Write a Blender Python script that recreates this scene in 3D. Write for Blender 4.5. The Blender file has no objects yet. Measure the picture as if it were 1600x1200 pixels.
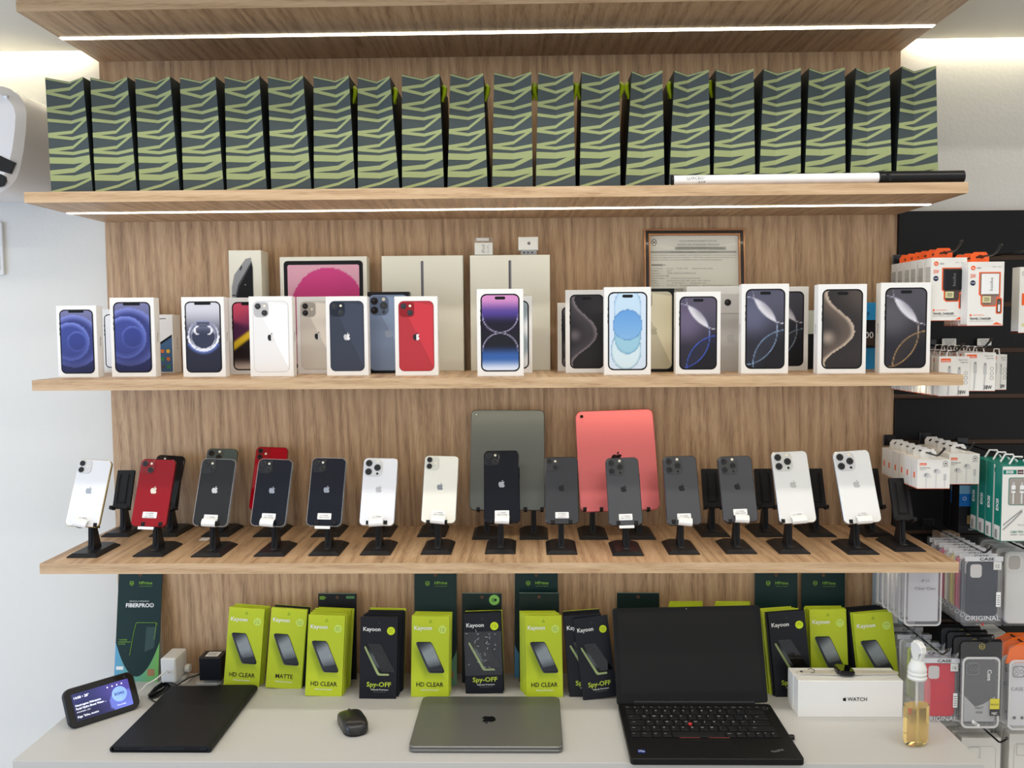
import bpy, bmesh, math, random
from mathutils import Vector, Matrix
random.seed(7)
S = bpy.context.scene
C = S.collection

# ---------------------------------------------------------------- camera
def _axes(yaw, pitch, roll):
    cy, sy, cp, sp, cr, sr = math.cos(yaw), math.sin(yaw), math.cos(pitch), math.sin(pitch), math.cos(roll), math.sin(roll)
    f = Vector((sy*cp, cy*cp, sp)); r0 = Vector((cy, -sy, 0)); u0 = r0.cross(f)
    return r0*cr + u0*sr, u0*cr - r0*sr, f
CR, CU, CF = _axes(-0.0214, -0.0646, -0.0074)
CAM = Vector((0, -2.16, 1.60)); FPX = 1400.0
cd = bpy.data.cameras.new('camera'); cam = bpy.data.objects.new('camera', cd); C.objects.link(cam)
cd.sensor_width = 36; cd.lens = FPX/1600*36; cd.clip_start = .02
cam.matrix_world = Matrix(((CR.x, CU.x, -CF.x, CAM.x), (CR.y, CU.y, -CF.y, CAM.y), (CR.z, CU.z, -CF.z, CAM.z), (0, 0, 0, 1)))
S.camera = cam

# ---------------------------------------------------------------- world, lights, exposure
S.view_settings.view_transform = 'Standard'; S.view_settings.look = 'None'
S.view_settings.gamma = 1; S.view_settings.use_curve_mapping = False
S.view_settings.exposure = 0.08
W = bpy.data.worlds.new('world'); S.world = W; W.use_nodes = True
W.node_tree.nodes['Background'].inputs[0].default_value = (.93, .96, 1.0, 1)
W.node_tree.nodes['Background'].inputs[1].default_value = 0.80
def area(name, loc, sx, sy, power, col, rot=(0, 0, 0)):
    l = bpy.data.lights.new(name, 'AREA'); l.shape = 'RECTANGLE'; l.size = sx; l.size_y = sy
    l.energy = power; l.color = col
    o = bpy.data.objects.new(name, l); o.location = loc; o.rotation_euler = rot; C.objects.link(o); return o
# linear ceiling lamps of the shop, running along the shelf wall and across the room
area('ceiling_lamp_near_shelf', (0, -.98, 2.76), 3.4, .07, 17, (1, .96, .88))
area('ceiling_lamp_mid_room', (0, -1.55, 2.76), 3.4, .10, 19, (1, .96, .9))
area('ceiling_lamp_far_room', (0, -3.8, 2.76), 3.4, .30, 16, (1, .97, .93))
# daylight of the shop front, to the left of the photographer
area('shop_window_daylight', (-3.2, -1.7, 1.05), 1.8, 1.5, 40, (.50, .68, 1.0), (math.radians(90), 0, math.radians(-72)))

# ---------------------------------------------------------------- pixel -> place helpers
def _ray(x, y): return CF + CR*((x-800)/FPX) + CU*((600-y)/FPX)
def at(x, y, Y):
    d = _ray(x, y); return CAM + d*((Y-CAM.y)/d.y)
def on(x, y, z):
    d = _ray(x, y); return CAM + d*((z-CAM.z)/d.z)
def frame(P, Q, xdir=(1, 0, 0)):
    z = (Q-P).normalized(); x = Vector(xdir); x = (x - z*x.dot(z)).normalized(); y = z.cross(x)
    return Matrix(((x.x, y.x, z.x, P.x), (x.y, y.y, z.y, P.y), (x.z, y.z, z.z, P.z), (0, 0, 0, 1)))

# ---------------------------------------------------------------- materials
def lin(c):
    return tuple(((v/255)/12.92 if v/255 <= .04045 else ((v/255+.055)/1.055)**2.4) for v in c)
MATS = {}
def mat(name, col, rough=.5, metal=0, coat=0, emit=0, alpha=1, trans=0, ior=1.45, bump=0, bscale=300, spec=None, sheen=0):
    if name in MATS: return MATS[name]
    m = bpy.data.materials.new(name); m.use_nodes = True; nt = m.node_tree; b = nt.nodes['Principled BSDF']
    c = lin(col)+(1,)
    b.inputs['Base Color'].default_value = c; b.inputs['Roughness'].default_value = rough
    b.inputs['Metallic'].default_value = metal; b.inputs['Coat Weight'].default_value = coat; b.inputs['Coat Roughness'].default_value = .04
    b.inputs['IOR'].default_value = ior; b.inputs['Alpha'].default_value = alpha; b.inputs['Transmission Weight'].default_value = trans
    if spec is None and not coat and not metal and rough > .25: spec = .32
    if spec is not None: b.inputs['Specular IOR Level'].default_value = spec
    if emit: b.inputs['Emission Color'].default_value = c; b.inputs['Emission Strength'].default_value = emit
    # slight procedural variation so that no surface is perfectly flat
    tc = nt.nodes.new('ShaderNodeTexCoord'); n = nt.nodes.new('ShaderNodeTexNoise'); n.inputs['Scale'].default_value = bscale
    n.inputs['Detail'].default_value = 3; nt.links.new(tc.outputs['Object'], n.inputs['Vector'])
    if bump:
        bp = nt.nodes.new('ShaderNodeBump'); bp.inputs['Strength'].default_value = bump; bp.inputs['Distance'].default_value = .001
        nt.links.new(n.outputs['Fac'], bp.inputs['Height']); nt.links.new(bp.outputs['Normal'], b.inputs['Normal'])
    else:
        mr = nt.nodes.new('ShaderNodeMapRange'); mr.inputs['To Min'].default_value = max(0, rough-.02); mr.inputs['To Max'].default_value = rough+.02
        nt.links.new(n.outputs['Fac'], mr.inputs['Value']); nt.links.new(mr.outputs['Result'], b.inputs['Roughness'])
    MATS[name] = m; return m
def artmat(name, rough=.4, coat=0, emit=0):
    if name in MATS: return MATS[name]
    m = bpy.data.materials.new(name); m.use_nodes = True; nt = m.node_tree; b = nt.nodes['Principled BSDF']
    a = nt.nodes.new('ShaderNodeAttribute'); a.attribute_name = 'Col'
    nt.links.new(a.outputs['Color'], b.inputs['Base Color']); b.inputs['Roughness'].default_value = rough; b.inputs['Coat Weight'].default_value = coat; b.inputs['Specular IOR Level'].default_value = .3
    if emit:
        nt.links.new(a.outputs['Color'], b.inputs['Emission Color']); b.inputs['Emission Strength'].default_value = emit
    MATS[name] = m; return m
def wood(name, grain, cols, rough=.45, seed=0):
    m = bpy.data.materials.new(name); m.use_nodes = True; nt = m.node_tree; b = nt.nodes['Principled BSDF']; N = nt.nodes.new; L = nt.links.new
    tc = N('ShaderNodeTexCoord'); mp = N('ShaderNodeMapping'); L(tc.outputs['Object'], mp.inputs['Vector'])
    sc = [1, 1, 1]; sc[grain] = .055; mp.inputs['Scale'].default_value = sc; mp.inputs['Location'].default_value = (seed*3.1, seed*1.7, seed)
    # slow wander of the fibres
    lo = N('ShaderNodeTexNoise'); lo.inputs['Scale'].default_value = 9; lo.inputs['Detail'].default_value = 2; L(mp.outputs[0], lo.inputs['Vector'])
    off = N('ShaderNodeVectorMath'); off.operation = 'SCALE'; off.inputs['Scale'].default_value = .06; L(lo.outputs['Color'], off.inputs[0])
    ad = N('ShaderNodeVectorMath'); L(mp.outputs[0], ad.inputs[0]); L(off.outputs[0], ad.inputs[1])
    big = N('ShaderNodeTexNoise'); big.inputs['Scale'].default_value = 85; big.inputs['Detail'].default_value = 5; big.inputs['Roughness'].default_value = .6; L(ad.outputs[0], big.inputs['Vector'])
    fine = N('ShaderNodeTexNoise'); fine.inputs['Scale'].default_value = 520; fine.inputs['Detail'].default_value = 3; L(ad.outputs[0], fine.inputs['Vector'])
    wv = N('ShaderNodeTexWave'); wv.wave_type = 'BANDS'; wv.bands_direction = 'DIAGONAL'; wv.inputs['Scale'].default_value = 22; wv.inputs['Distortion'].default_value = 11
    wv.inputs['Detail'].default_value = 2; wv.inputs['Detail Scale'].default_value = .9; L(mp.outputs[0], wv.inputs['Vector'])
    mx = N('ShaderNodeMix'); mx.data_type = 'FLOAT'; mx.inputs[0].default_value = .26; L(big.outputs['Fac'], mx.inputs[2]); L(wv.outputs['Fac'], mx.inputs[3])
    mx2 = N('ShaderNodeMix'); mx2.data_type = 'FLOAT'; mx2.inputs[0].default_value = .46; L(mx.outputs[0], mx2.inputs[2]); L(fine.outputs['Fac'], mx2.inputs[3])
    r = N('ShaderNodeValToRGB'); e = r.color_ramp.elements
    e[0].position = .29; e[0].color = lin(cols[0])+(1,); e[1].position = .69; e[1].color = lin(cols[2])+(1,)
    k = e.new(.46); k.color = lin(cols[1])+(1,)
    L(mx2.outputs[0], r.inputs[0]); L(r.outputs[0], b.inputs['Base Color']); b.inputs['Roughness'].default_value = rough
    bp = N('ShaderNodeBump'); bp.inputs['Strength'].default_value = .15; bp.inputs['Distance'].default_value = .0006; L(fine.outputs['Fac'], bp.inputs['Height']); L(bp.outputs[0], b.inputs['Normal'])
    MATS[name] = m; return m
WOODC = ((128, 98, 71), (178, 144, 109), (207, 175, 138))
wood('oak_vertical', 2, WOODC); wood('oak_deep', 1, WOODC, seed=2); wood('oak_edge', 0, ((158, 124, 90), (192, 160, 123), (212, 182, 146)), seed=5)
m_white = mat('white_card', (236, 235, 232), .38); m_black = mat('black_plastic', (17, 17, 19), .38); m_dark = mat('dark_card', (24, 25, 30), .45)
m_ink = mat('black_ink', (20, 20, 22), .5); m_greyink = mat('grey_ink', (120, 120, 122), .5); m_wink = mat('white_ink', (240, 240, 238), .5)
m_lime = mat('lime_card', (190, 206, 44), .35, coat=.1); m_limed = mat('lime_card_edge', (150, 178, 30), .45); m_orange = mat('orange_card', (235, 95, 40), .45)
m_art = artmat('printed_art'); m_artgloss = artmat('printed_art_glossy', .15, .6)
m_clear = mat('clear_plastic', (225, 226, 228), .12, alpha=.10, coat=.15)

# ---------------------------------------------------------------- mesh builder
_TXT = {}
def text_mesh(s, bold=0):
    k = (s, bold)
    if k not in _TXT:
        cu = bpy.data.curves.new('t', 'FONT'); cu.body = s; cu.size = 1; cu.resolution_u = 2; cu.offset = bold
        o = bpy.data.objects.new('t', cu); C.objects.link(o); bpy.context.view_layer.update()
        me = bpy.data.meshes.new_from_object(o.evaluated_get(bpy.context.evaluated_depsgraph_get()))
        vs = [tuple(v.co) for v in me.vertices]; fs = [tuple(p.vertices) for p in me.polygons]
        bpy.data.objects.remove(o); bpy.data.curves.remove(cu); bpy.data.meshes.remove(me)
        x0 = min(v[0] for v in vs); x1 = max(v[0] for v in vs)
        _TXT[k] = ([(v[0]-x0, v[1]) for v in vs], fs, x1-x0)
    return _TXT[k]
def rrect(w, h, r, n=5, cx=0, cz=0):
    p = []
    r = min(r, w/2-1e-5, h/2-1e-5)
    for (sx, sz, a0) in ((1, -1, -90), (1, 1, 0), (-1, 1, 90), (-1, -1, 180)):
        for i in range(n+1):
            a = math.radians(a0+90*i/n); p.append((cx+sx*(w/2-r)+r*math.cos(a), cz+sz*(h/2-r)+r*math.sin(a)))
    return p
def circ(cx, cz, r, n=20, sx=1): return [(cx+sx*r*math.cos(2*math.pi*i/n), cz+r*math.sin(2*math.pi*i/n)) for i in range(n)]
def rect(x0, x1, z0, z1): return [(x0, z0), (x1, z0), (x1, z1), (x0, z1)]
APPLE = [(0, .24), (.08, .28), (.2, .31), (.31, .28), (.39, .21), (.32, .13), (.285, .04), (.285, -.06), (.33, -.15), (.42, -.21), (.37, -.34), (.28, -.46), (.18, -.5), (.08, -.47), (0, -.45), (-.08, -.47), (-.18, -.5), (-.28, -.45), (-.38, -.31), (-.44, -.12), (-.44, .06), (-.38, .2), (-.28, .28), (-.16, .3), (-.06, .26)]
LEAF = [(-.005, .31), (.01, .40), (.08, .49), (.19, .53), (.19, .45), (.13, .36), (.06, .32)]
class MB:
    def __init__(s): s.v = []; s.f = []; s.m = []; s.mats = []; s.col = {}; s.T = None
    def add(s, vs, fs, m, cols=None):
        o = len(s.v)
        if s.T is not None: vs = [tuple(s.T @ Vector(v)) for v in vs]
        s.v += [tuple(v) for v in vs]; s.f += [tuple(i+o for i in f) for f in fs]
        if m not in s.mats: s.mats.append(m)
        k = s.mats.index(m); s.m += [k]*len(fs)
        if cols:
            for i, c in enumerate(cols): s.col[o+i] = c
        return s
    def _ext(s, poly, a0, a1, m, bev, fn, top=None):
        n = len(poly); xs = [p[0] for p in poly]; zs = [p[1] for p in poly]
        cx, cz = (min(xs)+max(xs))/2, (min(zs)+max(zs))/2; w, h = max(xs)-min(xs), max(zs)-min(zs)
        def ring(a, b): return [fn(cx+(x-cx)*(w-2*b)/w, cz+(z-cz)*(h-2*b)/h, a) for x, z in poly]
        rings = [ring(a0, bev), ring(a0+bev, 0), ring(a1-bev, 0), ring(a1, bev)] if bev else [ring(a0, 0), ring(a1, 0)]
        vs = [p for r in rings for p in r]; k = len(rings)
        fs = [tuple(range(n))] ; sd = []
        for j in range(k-1):
            for i in range(n): sd.append((j*n+i, j*n+(i+1) % n, (j+1)*n+(i+1) % n, (j+1)*n+i))
        last = tuple(range((k-1)*n, k*n))
        if top is None: s.add(vs, fs+sd+[last], m)
        else:
            o = len(s.v); s.add(vs, sd+[last], m)
            s.f.append(tuple(range(o, o+n)));
            if top not in s.mats: s.mats.append(top)
            s.m.append(s.mats.index(top))
        return s
    def slab(s, poly, y0, y1, m, bev=0, front=None): return s._ext(poly, y0, y1, m, bev, lambda x, z, a: (x, a, z), front)
    def slabz(s, poly, z0, z1, m, bev=0): return s._ext(poly, z0, z1, m, bev, lambda x, y, a: (x, y, a))
    def slabx(s, poly, x0, x1, m, bev=0): return s._ext(poly, x0, x1, m, bev, lambda y, z, a: (a, y, z))
    def box(s, x0, x1, y0, y1, z0, z1, m, bev=0, front=None): return s.slab(rect(x0, x1, z0, z1), y0, y1, m, bev, front)
    def decal(s, poly, y, m): return s.add([(x, y, z) for x, z in poly], [tuple(range(len(poly)))], m)
    def decalz(s, poly, z, m): return s.add([(x, y, z) for x, y in poly], [tuple(range(len(poly)))], m)
    def ring(s, po, pi, y, m):
        n = len(po); return s.add([(x, y, z) for x, z in po]+[(x, y, z) for x, z in pi], [(i, (i+1) % n, n+(i+1) % n, n+i) for i in range(n)], m)
    def tube(s, path, r, m, n=8, cap=True):
        path = [Vector(p) for p in path]; vs = []; up = None
        rr = r if isinstance(r, (list, tuple)) else [r]*len(path)
        for i, p in enumerate(path):
            t = (path[min(i+1, len(path)-1)]-path[max(i-1, 0)]).normalized()
            if up is None: up = t.orthogonal().normalized()
            up = (up-t*up.dot(t)).normalized(); b = t.cross(up)
            for k in range(n):
                a = 2*math.pi*k/n; vs.append(p+(up*math.cos(a)+b*math.sin(a))*rr[i])
        fs = [(i*n+k, i*n+(k+1) % n, (i+1)*n+(k+1) % n, (i+1)*n+k) for i in range(len(path)-1) for k in range(n)]
        if cap: fs += [tuple(range(n)), tuple(range((len(path)-1)*n, len(path)*n))]
        return s.add(vs, fs, m)
    def lathe(s, prof, m, n=24, cx=0, cy=0, sx=1, sy=1, axis='z', cap=True):
        vs = []
        for (r, z) in prof:
            for k in range(n):
                a = 2*math.pi*k/n; x, y = r*math.cos(a)*sx, r*math.sin(a)*sy
                vs.append((cx+x, cy+y, z) if axis == 'z' else (cx+x, z, cy+y))
        k_ = len(prof); fs = [(i*n+k, i*n+(k+1) % n, (i+1)*n+(k+1) % n, (i+1)*n+k) for i in range(k_-1) for k in range(n)]
        if cap: fs += [tuple(range(n)), tuple(range((k_-1)*n, k_*n))]
        return s.add(vs, fs, m)
    def text(s, t, x, z, h, m, y=-.0004, align='c', bold=0, rot=0, width=None, flat=False):
        vs, fs, w = text_mesh(t, bold); k = h/.7; kx = k if width is None else width/w
        dx = {'c': -w*kx/2, 'l': 0, 'r': -w*kx}[align]; ca, sa = math.cos(rot), math.sin(rot); out = []
        for a, b in vs:
            a, b = a*kx+dx, b*k; a, b = a*ca-b*sa, a*sa+b*ca
            out.append((x+a, z+b, y) if flat else (x+a, y, z+b))
        return s.add(out, fs, m)
    def logo(s, cx, cz, h, m, y=-.0004, m2=None, flat=False):
        for P in (APPLE, LEAF):
            q = [(cx+a*h, cz+b*h) for a, b in P]
            s.decalz([(a, b) for a, b in q], y, m) if flat else s.decal(q, y, m)
        if m2:  # right half catches a lighter print tone
            q = [(cx+max(a, 0)*h, cz+b*h) for a, b in APPLE if a >= 0]; s.decal(q, y-.0002, m2)
        return s
    def art(s, fn, w, h, cx, cz, y, r=0, nx=36, nz=70, m=None, inv=False):
        m = m or m_art; vs = []; cs = []
        for j in range(nz+1):
            z = h*j/nz; e = min(z, h-z); ins = r-math.sqrt(max(0, r*r-(r-e)**2)) if e < r else 0
            for i in range(nx+1):
                x = -w/2+ins+(w-2*ins)*i/nx; vs.append((cx+x, y, cz-h/2+z))
                c = fn((x+w/2)/w, (h-z)/h, h/w); cs.append(lin([max(0, min(255, q)) for q in c])+(1,))
        fs = [(j*(nx+1)+i, j*(nx+1)+i+1, (j+1)*(nx+1)+i+1, (j+1)*(nx+1)+i) for j in range(nz) for i in range(nx)]
        return s.add(vs, fs, m, cs)
    def build(s, name, parent=None, smooth=False, label=None, kind=None, fix=True):
        me = bpy.data.meshes.new(name); me.from_pydata(s.v, [], s.f)
        for m in s.mats: me.materials.append(m)
        me.polygons.foreach_set('material_index', s.m)
        if s.col:
            a = me.color_attributes.new('Col', 'FLOAT_COLOR', 'POINT'); buf = [1.0]*(4*len(s.v))
            for i, c in s.col.items(): buf[4*i:4*i+4] = c
            a.data.foreach_set('color', buf)
        if fix and not s.col:
            bm = bmesh.new(); bm.from_mesh(me); bmesh.ops.recalc_face_normals(bm, faces=bm.faces); bm.to_mesh(me); bm.free()
        if smooth:
            me.polygons.foreach_set('use_smooth', [True]*len(me.polygons)); me.set_sharp_from_angle(angle=math.radians(35))
        me.update()
        o = bpy.data.objects.new(name, me); C.objects.link(o); o.parent = parent
        if label: o['label'] = label
        if kind: o['kind'] = kind
        return o
def tag(o, label, cat, group=None, kind=None):
    o['label'] = label; o['category'] = cat
    if group: o['group'] = group
    if kind: o['kind'] = kind
    return o
def root(name, label, cat, loc=(0, 0, 0), rotz=0, group=None, M=None):
    o = bpy.data.objects.new(name, None); C.objects.link(o); o.empty_display_size = .02
    if M is not None: o.matrix_world = M
    else: o.location = loc; o.rotation_euler = (0, 0, rotz)
    return tag(o, label, cat, group)
def copy_tree(o, parent=None):
    c = o.copy(); C.objects.link(c); c.parent = parent
    for ch in list(o.children): copy_tree(ch, c)
    return c
def lerp(a, b, t):
    t = max(0, min(1, t)); return tuple(x+(y-x)*t for x, y in zip(a, b))
def ss(a, b, x):
    t = max(0, min(1, (x-a)/(b-a))); return t*t*(3-2*t)
def ordinal(i): return ['first', 'second', 'third', 'fourth', 'fifth', 'sixth', 'seventh', 'eighth', 'ninth', 'tenth', 'eleventh', 'twelfth', 'thirteenth', 'fourteenth', 'fifteenth', 'sixteenth', 'seventeenth', 'eighteenth', 'nineteenth', 'twentieth'][i]

# ================================================================ THE SETTING
XL, XR, SD, T = -1.0255, .8690, .3438, .0217
Z1, Z2, Z3, Z4, ZD = 2.2355, 1.8566, 1.4743, 1.0916, .745
m_wall = mat('wall_paint', (222, 220, 214), .7, bump=.5, bscale=110)
m_ceil = mat('ceiling_paint', (228, 224, 212), .8); m_floor = mat('floor_tile', (188, 182, 172), .35)
mb = MB(); mb.box(-3.4, 3.4, .02, .14, 0, 2.9, m_wall); mb.build('wall_back', kind='structure')
mb = MB(); mb.box(-3.4, 3.4, -5.2, .14, -.1, 0, m_floor); mb.build('floor', kind='structure')
mb = MB(); mb.box(-3.4, 3.4, -5.2, -.45, 2.80, 2.9, m_ceil); mb.build('ceiling', kind='structure')
# lowered soffit in front of the wall with an open light cove behind its edge
ZC = 2.2585
mb = MB(); mb.box(-3.4, 3.4, -.46, -.012, ZC, ZC+.06, m_ceil); mb.box(-3.4, 3.4, -.50, -.44, ZC, 2.80, m_ceil); mb.build('ceiling_soffit', kind='structure')
m_cove = mat('cove_led', (255, 247, 222), .5, emit=19)
for nm, x0, x1, lab in (('cove_light', -3.2, -1.06, 'warm LED strip glowing in the ceiling cove left of the shelves'), ('cove_light', .90, 3.2, 'warm LED strip glowing in the ceiling cove right of the shelves')):
    mb = MB(); mb.box(x0, x1, -.006, .010, ZC+.016, ZC+.022, m_cove); mb.box(x0, x1, -.010, .016, ZC+.022, ZC+.030, mat('cove_holder', (230, 230, 225), .5))
    tag(mb.build(nm), lab, 'light')
# oak shelf unit: back panel, four shelves
mb = MB(); mb.box(XL, XR, 0, .018, ZD-.02, Z1+.04, MATS['oak_vertical']); tag(mb.build('back_panel'), 'large oak-grain panel mounted on the wall behind all the shelves', 'wall panel')
m_led = mat('led_strip', (255, 247, 222), .5, emit=11)
for k, (z, lab) in enumerate(((Z1, 'top oak shelf just below the ceiling with a light strip'), (Z2, 'oak shelf holding the striped gift bags with a light strip beneath'), (Z3, 'oak shelf holding the white phone boxes'), (Z4, 'oak shelf holding the phones on black stands'))):
    r = root('wall_shelf', lab, 'shelf', (0, 0, z))
    mb = MB(); mb.box(XL, XR, -SD+.0012, 0, 0, T, MATS['oak_deep'], .0004); mb.build('board', r)
    mb = MB(); mb.box(XL, XR, -SD, -SD+.0012, 0, T, MATS['oak_edge']); mb.build('edge_band', r)
    mb = MB(); mb.box(XL+.0015, XR-.0015, -.182, -.168, -.0012, .0002, m_led); mb.build('light_strip', r, label='thin warm white LED strip set into the underside')
# counter
m_counter = mat('counter_laminate', (193, 191, 187), .42)
m_cedge = mat('counter_edge', (168, 164, 160), .5)
r = root('counter', 'beige laminate counter below the shelves', 'counter', (0, 0, 0))
mb = MB(); mb.box(-1.035, .8745, -.4535, 0, ZD-.03, ZD, m_counter, .0008); mb.build('worktop', r)
mb = MB(); mb.box(-1.02, .862, -.44, 0, .06, ZD-.03, m_cedge, .001); mb.build('cabinet_body', r)
# slatwall on the right: black boards with grooves
m_slat = mat('slatwall_black', (15, 14, 15), .5, bump=.2, bscale=500, spec=.3); m_groove = mat('slatwall_groove', (110, 84, 66), .5)
ZS = [1.863-.1095*i for i in range(0, 16)]
mb = MB(); mb.box(.8698, 2.2, .006, .0198, .12, 1.863, m_groove)
for i in range(15): mb.box(.8698, 2.2, -.010, .006, ZS[i+1]+.006, ZS[i]-.0 if i == 0 else ZS[i]-.006, m_slat, .0008)
mb.build('trim_1', kind='structure')['label'] = 'black slatwall boards right of the shelves'
# air conditioner at the upper left
P = at(40, 218, -.16)
r = root('air_conditioner', 'rounded white wall air conditioner cut off by the left edge', 'air conditioner', (P.x, 0, 0))
zt, zb = at(20, 132, -.16).z, at(20, 303, -.16).z
m_ac = mat('air_conditioner_white', (228, 226, 226), .22, coat=.3); m_acd = mat('air_conditioner_dark', (14, 14, 16), .25)
ap = lambda pts, y: [((lambda q: (q.x-P.x, q.z))(at(a_, b_, y))) for a_, b_ in pts]
mb = MB(); mb.slab([(-.95, zt)]+ap([(2, 134), (14, 138), (27, 147), (36, 160), (40, 176), (39, 202), (35, 236), (29, 266), (24, 279), (14, 291), (0, 300)], -.16)+[(-.95, zb)], -.172, .018, m_ac, .016); mb.build('housing', r, smooth=True)
mb = MB(); mb.slab([(-.9, ap([(0, 233)], -.172)[0][1])]+ap([(0, 243), (23.5, 254), (16, 271.5), (0, 267)], -.172)+[(-.9, ap([(0, 262)], -.172)[0][1])], -.1735, -.165, m_acd, .0006); mb.build('display_window', r, label='black display window')
mb = MB(); mb.slab([(-.9, ap([(0, 271)], -.172)[0][1])]+ap([(2, 272), (8, 276), (9, 283), (5, 290), (0, 292)], -.172)+[(-.9, ap([(0, 292)], -.172)[0][1])], -.1730, -.165, m_acd, .001); mb.build('air_outlet', r, label='dark air outlet slot')
mb = MB(); q = ap([(8, 150), (13, 152)], -.172); mb.tube([(q[0][0], -.173, q[0][1]), (q[1][0], -.173, q[1][1])], .004, m_ac, 10); mb.build('highlight_nub', r)  # small raised nub added to stand for the highlight on the housing
P0, P1 = at(-12, 430, .014), at(3, 347, .014)
r = root('switch_plate', 'white wall plate at the left edge beside the phone boxes', 'wall plate', (P0.x, .02, P0.z))
w, h = P1.x-P0.x, P1.z-P0.z
mb = MB(); mb.slab(rrect(.08, h, .004, 3, w-.04, h/2), -.008, 0, mat('plate_white', (226, 226, 224), .4), .001); mb.build('plate', r, smooth=True)
mb = MB(); mb.box(w-.055, w-.008, -.0095, -.008, .012, h-.022, mat('plate_white', (226, 226, 224), .4), .0005); mb.build('rocker', r)

# ================================================================ GIFT BAGS
m_bag = mat('bag_slate', (62, 72, 74), .45); m_bagl = mat('bag_sage_print', (150, 160, 112), .45); m_bagin = mat('bag_side_shaded', (38, 45, 44), .5); m_rib = mat('lime_ribbon', (170, 195, 20), .5)  # bag sides use a darker slate: shade between bags put into the colour
BL = [(80, 145, 70.5, 129.5), (149, 214, 141, 198.7), (218.4, 281, 211, 265.6), (286.6, 350, 281, 336.5), (354.3, 417, 351, 405), (424, 486.6, 418.4, 473.5), (490.5, 555.4, 489.8, 545), (559.3, 624.4, 558.8, 609), (628.3, 694, 627.8, 686.6), (699, 762, 703.7, 755), (768.8, 832.5, 772, 830), (837, 899.4, 841, 895.5), (905.5, 969.5, 909, 967.7), (976.9, 1038.5, 987.3, 1035), (1045, 1109.4, 1054, 1107.5), (1114.6, 1180, 1119, 1177.6), (1185.8, 1251, 1193.6, 1251.4), (1256.6, 1321, 1264.5, 1320), (1327, 1393, 1338, 1390), (1399, 1466, 1409.7, 1462.7)]
BT = [121, 121, 120, 120, 119, 118.5, 118.5, 119.5, 116, 115, 113, 112.5, 111.5, 110.5, 109.5, 108, 107, 106, 105.5, 103.5]
ST = [(543, 522, 467, 9), (548, 573, 548, 9), (640, 617, 552, 9), (648, 663, 643, 9), (703, 712, 693, 9), (785, 768, 697, 9), (793, 805, 785, 9), (875, 855, 788, 9), (883, 890, 875, 9), (930, 932, 920, 18), (1000, 985, 935, 13), (1030, 1032, 1012, 17), (1112, 1077, 1035, 8), (1123, 1123, 1123, 6), (470, 490, 464, 4)]
for i, (bl, br, tl, tr) in enumerate(BL):
    yf = -.285+random.uniform(-.003, .003); z0 = Z2+T
    pass
    bx0, bx1 = at(bl, 293, yf).x, at(br, 293, yf).x; t0, t1 = at(tl, BT[i], yf), at(tr, BT[i], yf)
    cx = (bx0+bx1)/2; H = t0.z-z0; tx0, tx1 = t0.x-cx, t1.x-cx; w = bx1-bx0; fo = .012+random.uniform(-.003, .003); u = .56 if i < 9 else .52; u += random.uniform(-.03, .03); dep = .20
    if i > 12: u = .42+random.uniform(-.03, .02)
    def sp(s_, v, off=0):   # s_ 0 left, 1 fold, 2 right; v 0 top .. 1 bottom
        a = (-w/2, u*w-w/2, w/2)[s_]; b = (tx0, tx0+(tx1-tx0)*u, tx1)[s_]
        k = 1-min(1, max(0, v)); k = 1-v
        inn = (0, fo*(.35+.65*k), 0)[s_]
        return (a+(b-a)*k, inn+off, H*k)
    r = root('gift_bag', 'slate gift bag with sage zigzag stripes, %s from the left on its shelf' % ordinal(i) if i < 19 else 'slate gift bag with sage zigzag stripes at the right end of the row', 'gift bag', (cx, yf, z0), group='striped gift bags lined up on the upper shelf')
    mb = MB()
    NL = 24; gv = []
    for j in range(NL+1):
        v = 1-j/NL; gv += [sp(0, v), sp(1, max(v, .030)), sp(2, v)]
    mb.add(gv, [(3*j+q, 3*j+q+1, 3*j+q+4, 3*j+q+3) for j in range(NL) for q in (0, 1)], m_bag)
    vs = [sp(0, 1), sp(1, 1), sp(2, 1), sp(0, 0), sp(1, .030), sp(2, 0)]
    bk = lambda p, s_: (p[0]*(.98), dep-(.003 if s_ == 1 else 0), p[2])
    vs += [bk(p, j % 3) for j, p in enumerate(vs)]
    mb.add(vs, [(6, 7, 10, 9), (7, 8, 11, 10), (0, 1, 2, 8, 7, 6)], m_bag)
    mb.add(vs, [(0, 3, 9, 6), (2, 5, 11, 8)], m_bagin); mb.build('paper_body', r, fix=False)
    mb = MB()
    for (a, b, c, hw) in ST:
        n_ = lambda q: (q-463)/669
        for s_, (p, q) in ((0, (a, b)), (1, (b, c))):
            cl = lambda q_: min(.999, max(.0, q_))
            n4 = 6; sv = []
            for t in range(n4+1):
                for sg in (-1, 1):
                    va, vb = cl(n_(p+sg*hw)), cl(n_(q+sg*hw)); vv = va+(vb-va)*t/n4
                    A_, B_ = sp(s_, vv, -.0006), sp(s_+1, vv, -.0006); sv.append(tuple(A_[c]+(B_[c]-A_[c])*t/n4 for c in range(3)))
            mb.add(sv, [(2*t, 2*t+1, 2*t+3, 2*t+2) for t in range(n4)], m_bagl)
    mb.build('zigzag_print', r, fix=False)
    if 5 < i:
        for sgn, X in ((-1, tx0), (1, tx1)):
            if sgn == 1 and i > 12: continue
            if sgn == -1 and not 10 < i < 16: continue
            mb = MB(); xx = X+sgn*.003; yy = .03
            pth = [(xx-sgn*.001, yy, H-.050), (xx+sgn*.004, yy-.004, H-.035), (xx+sgn*.006, yy-.006, H-.024), (xx+sgn*.003, yy, H-.018), (xx, yy+.01, H-.024), (xx+sgn*.001, yy+.02, H-.045)]
            mb.tube(pth, [.002, .0045, .005, .0045, .004, .002], m_rib, 8); mb.build('ribbon_handle', r, smooth=True)
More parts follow.
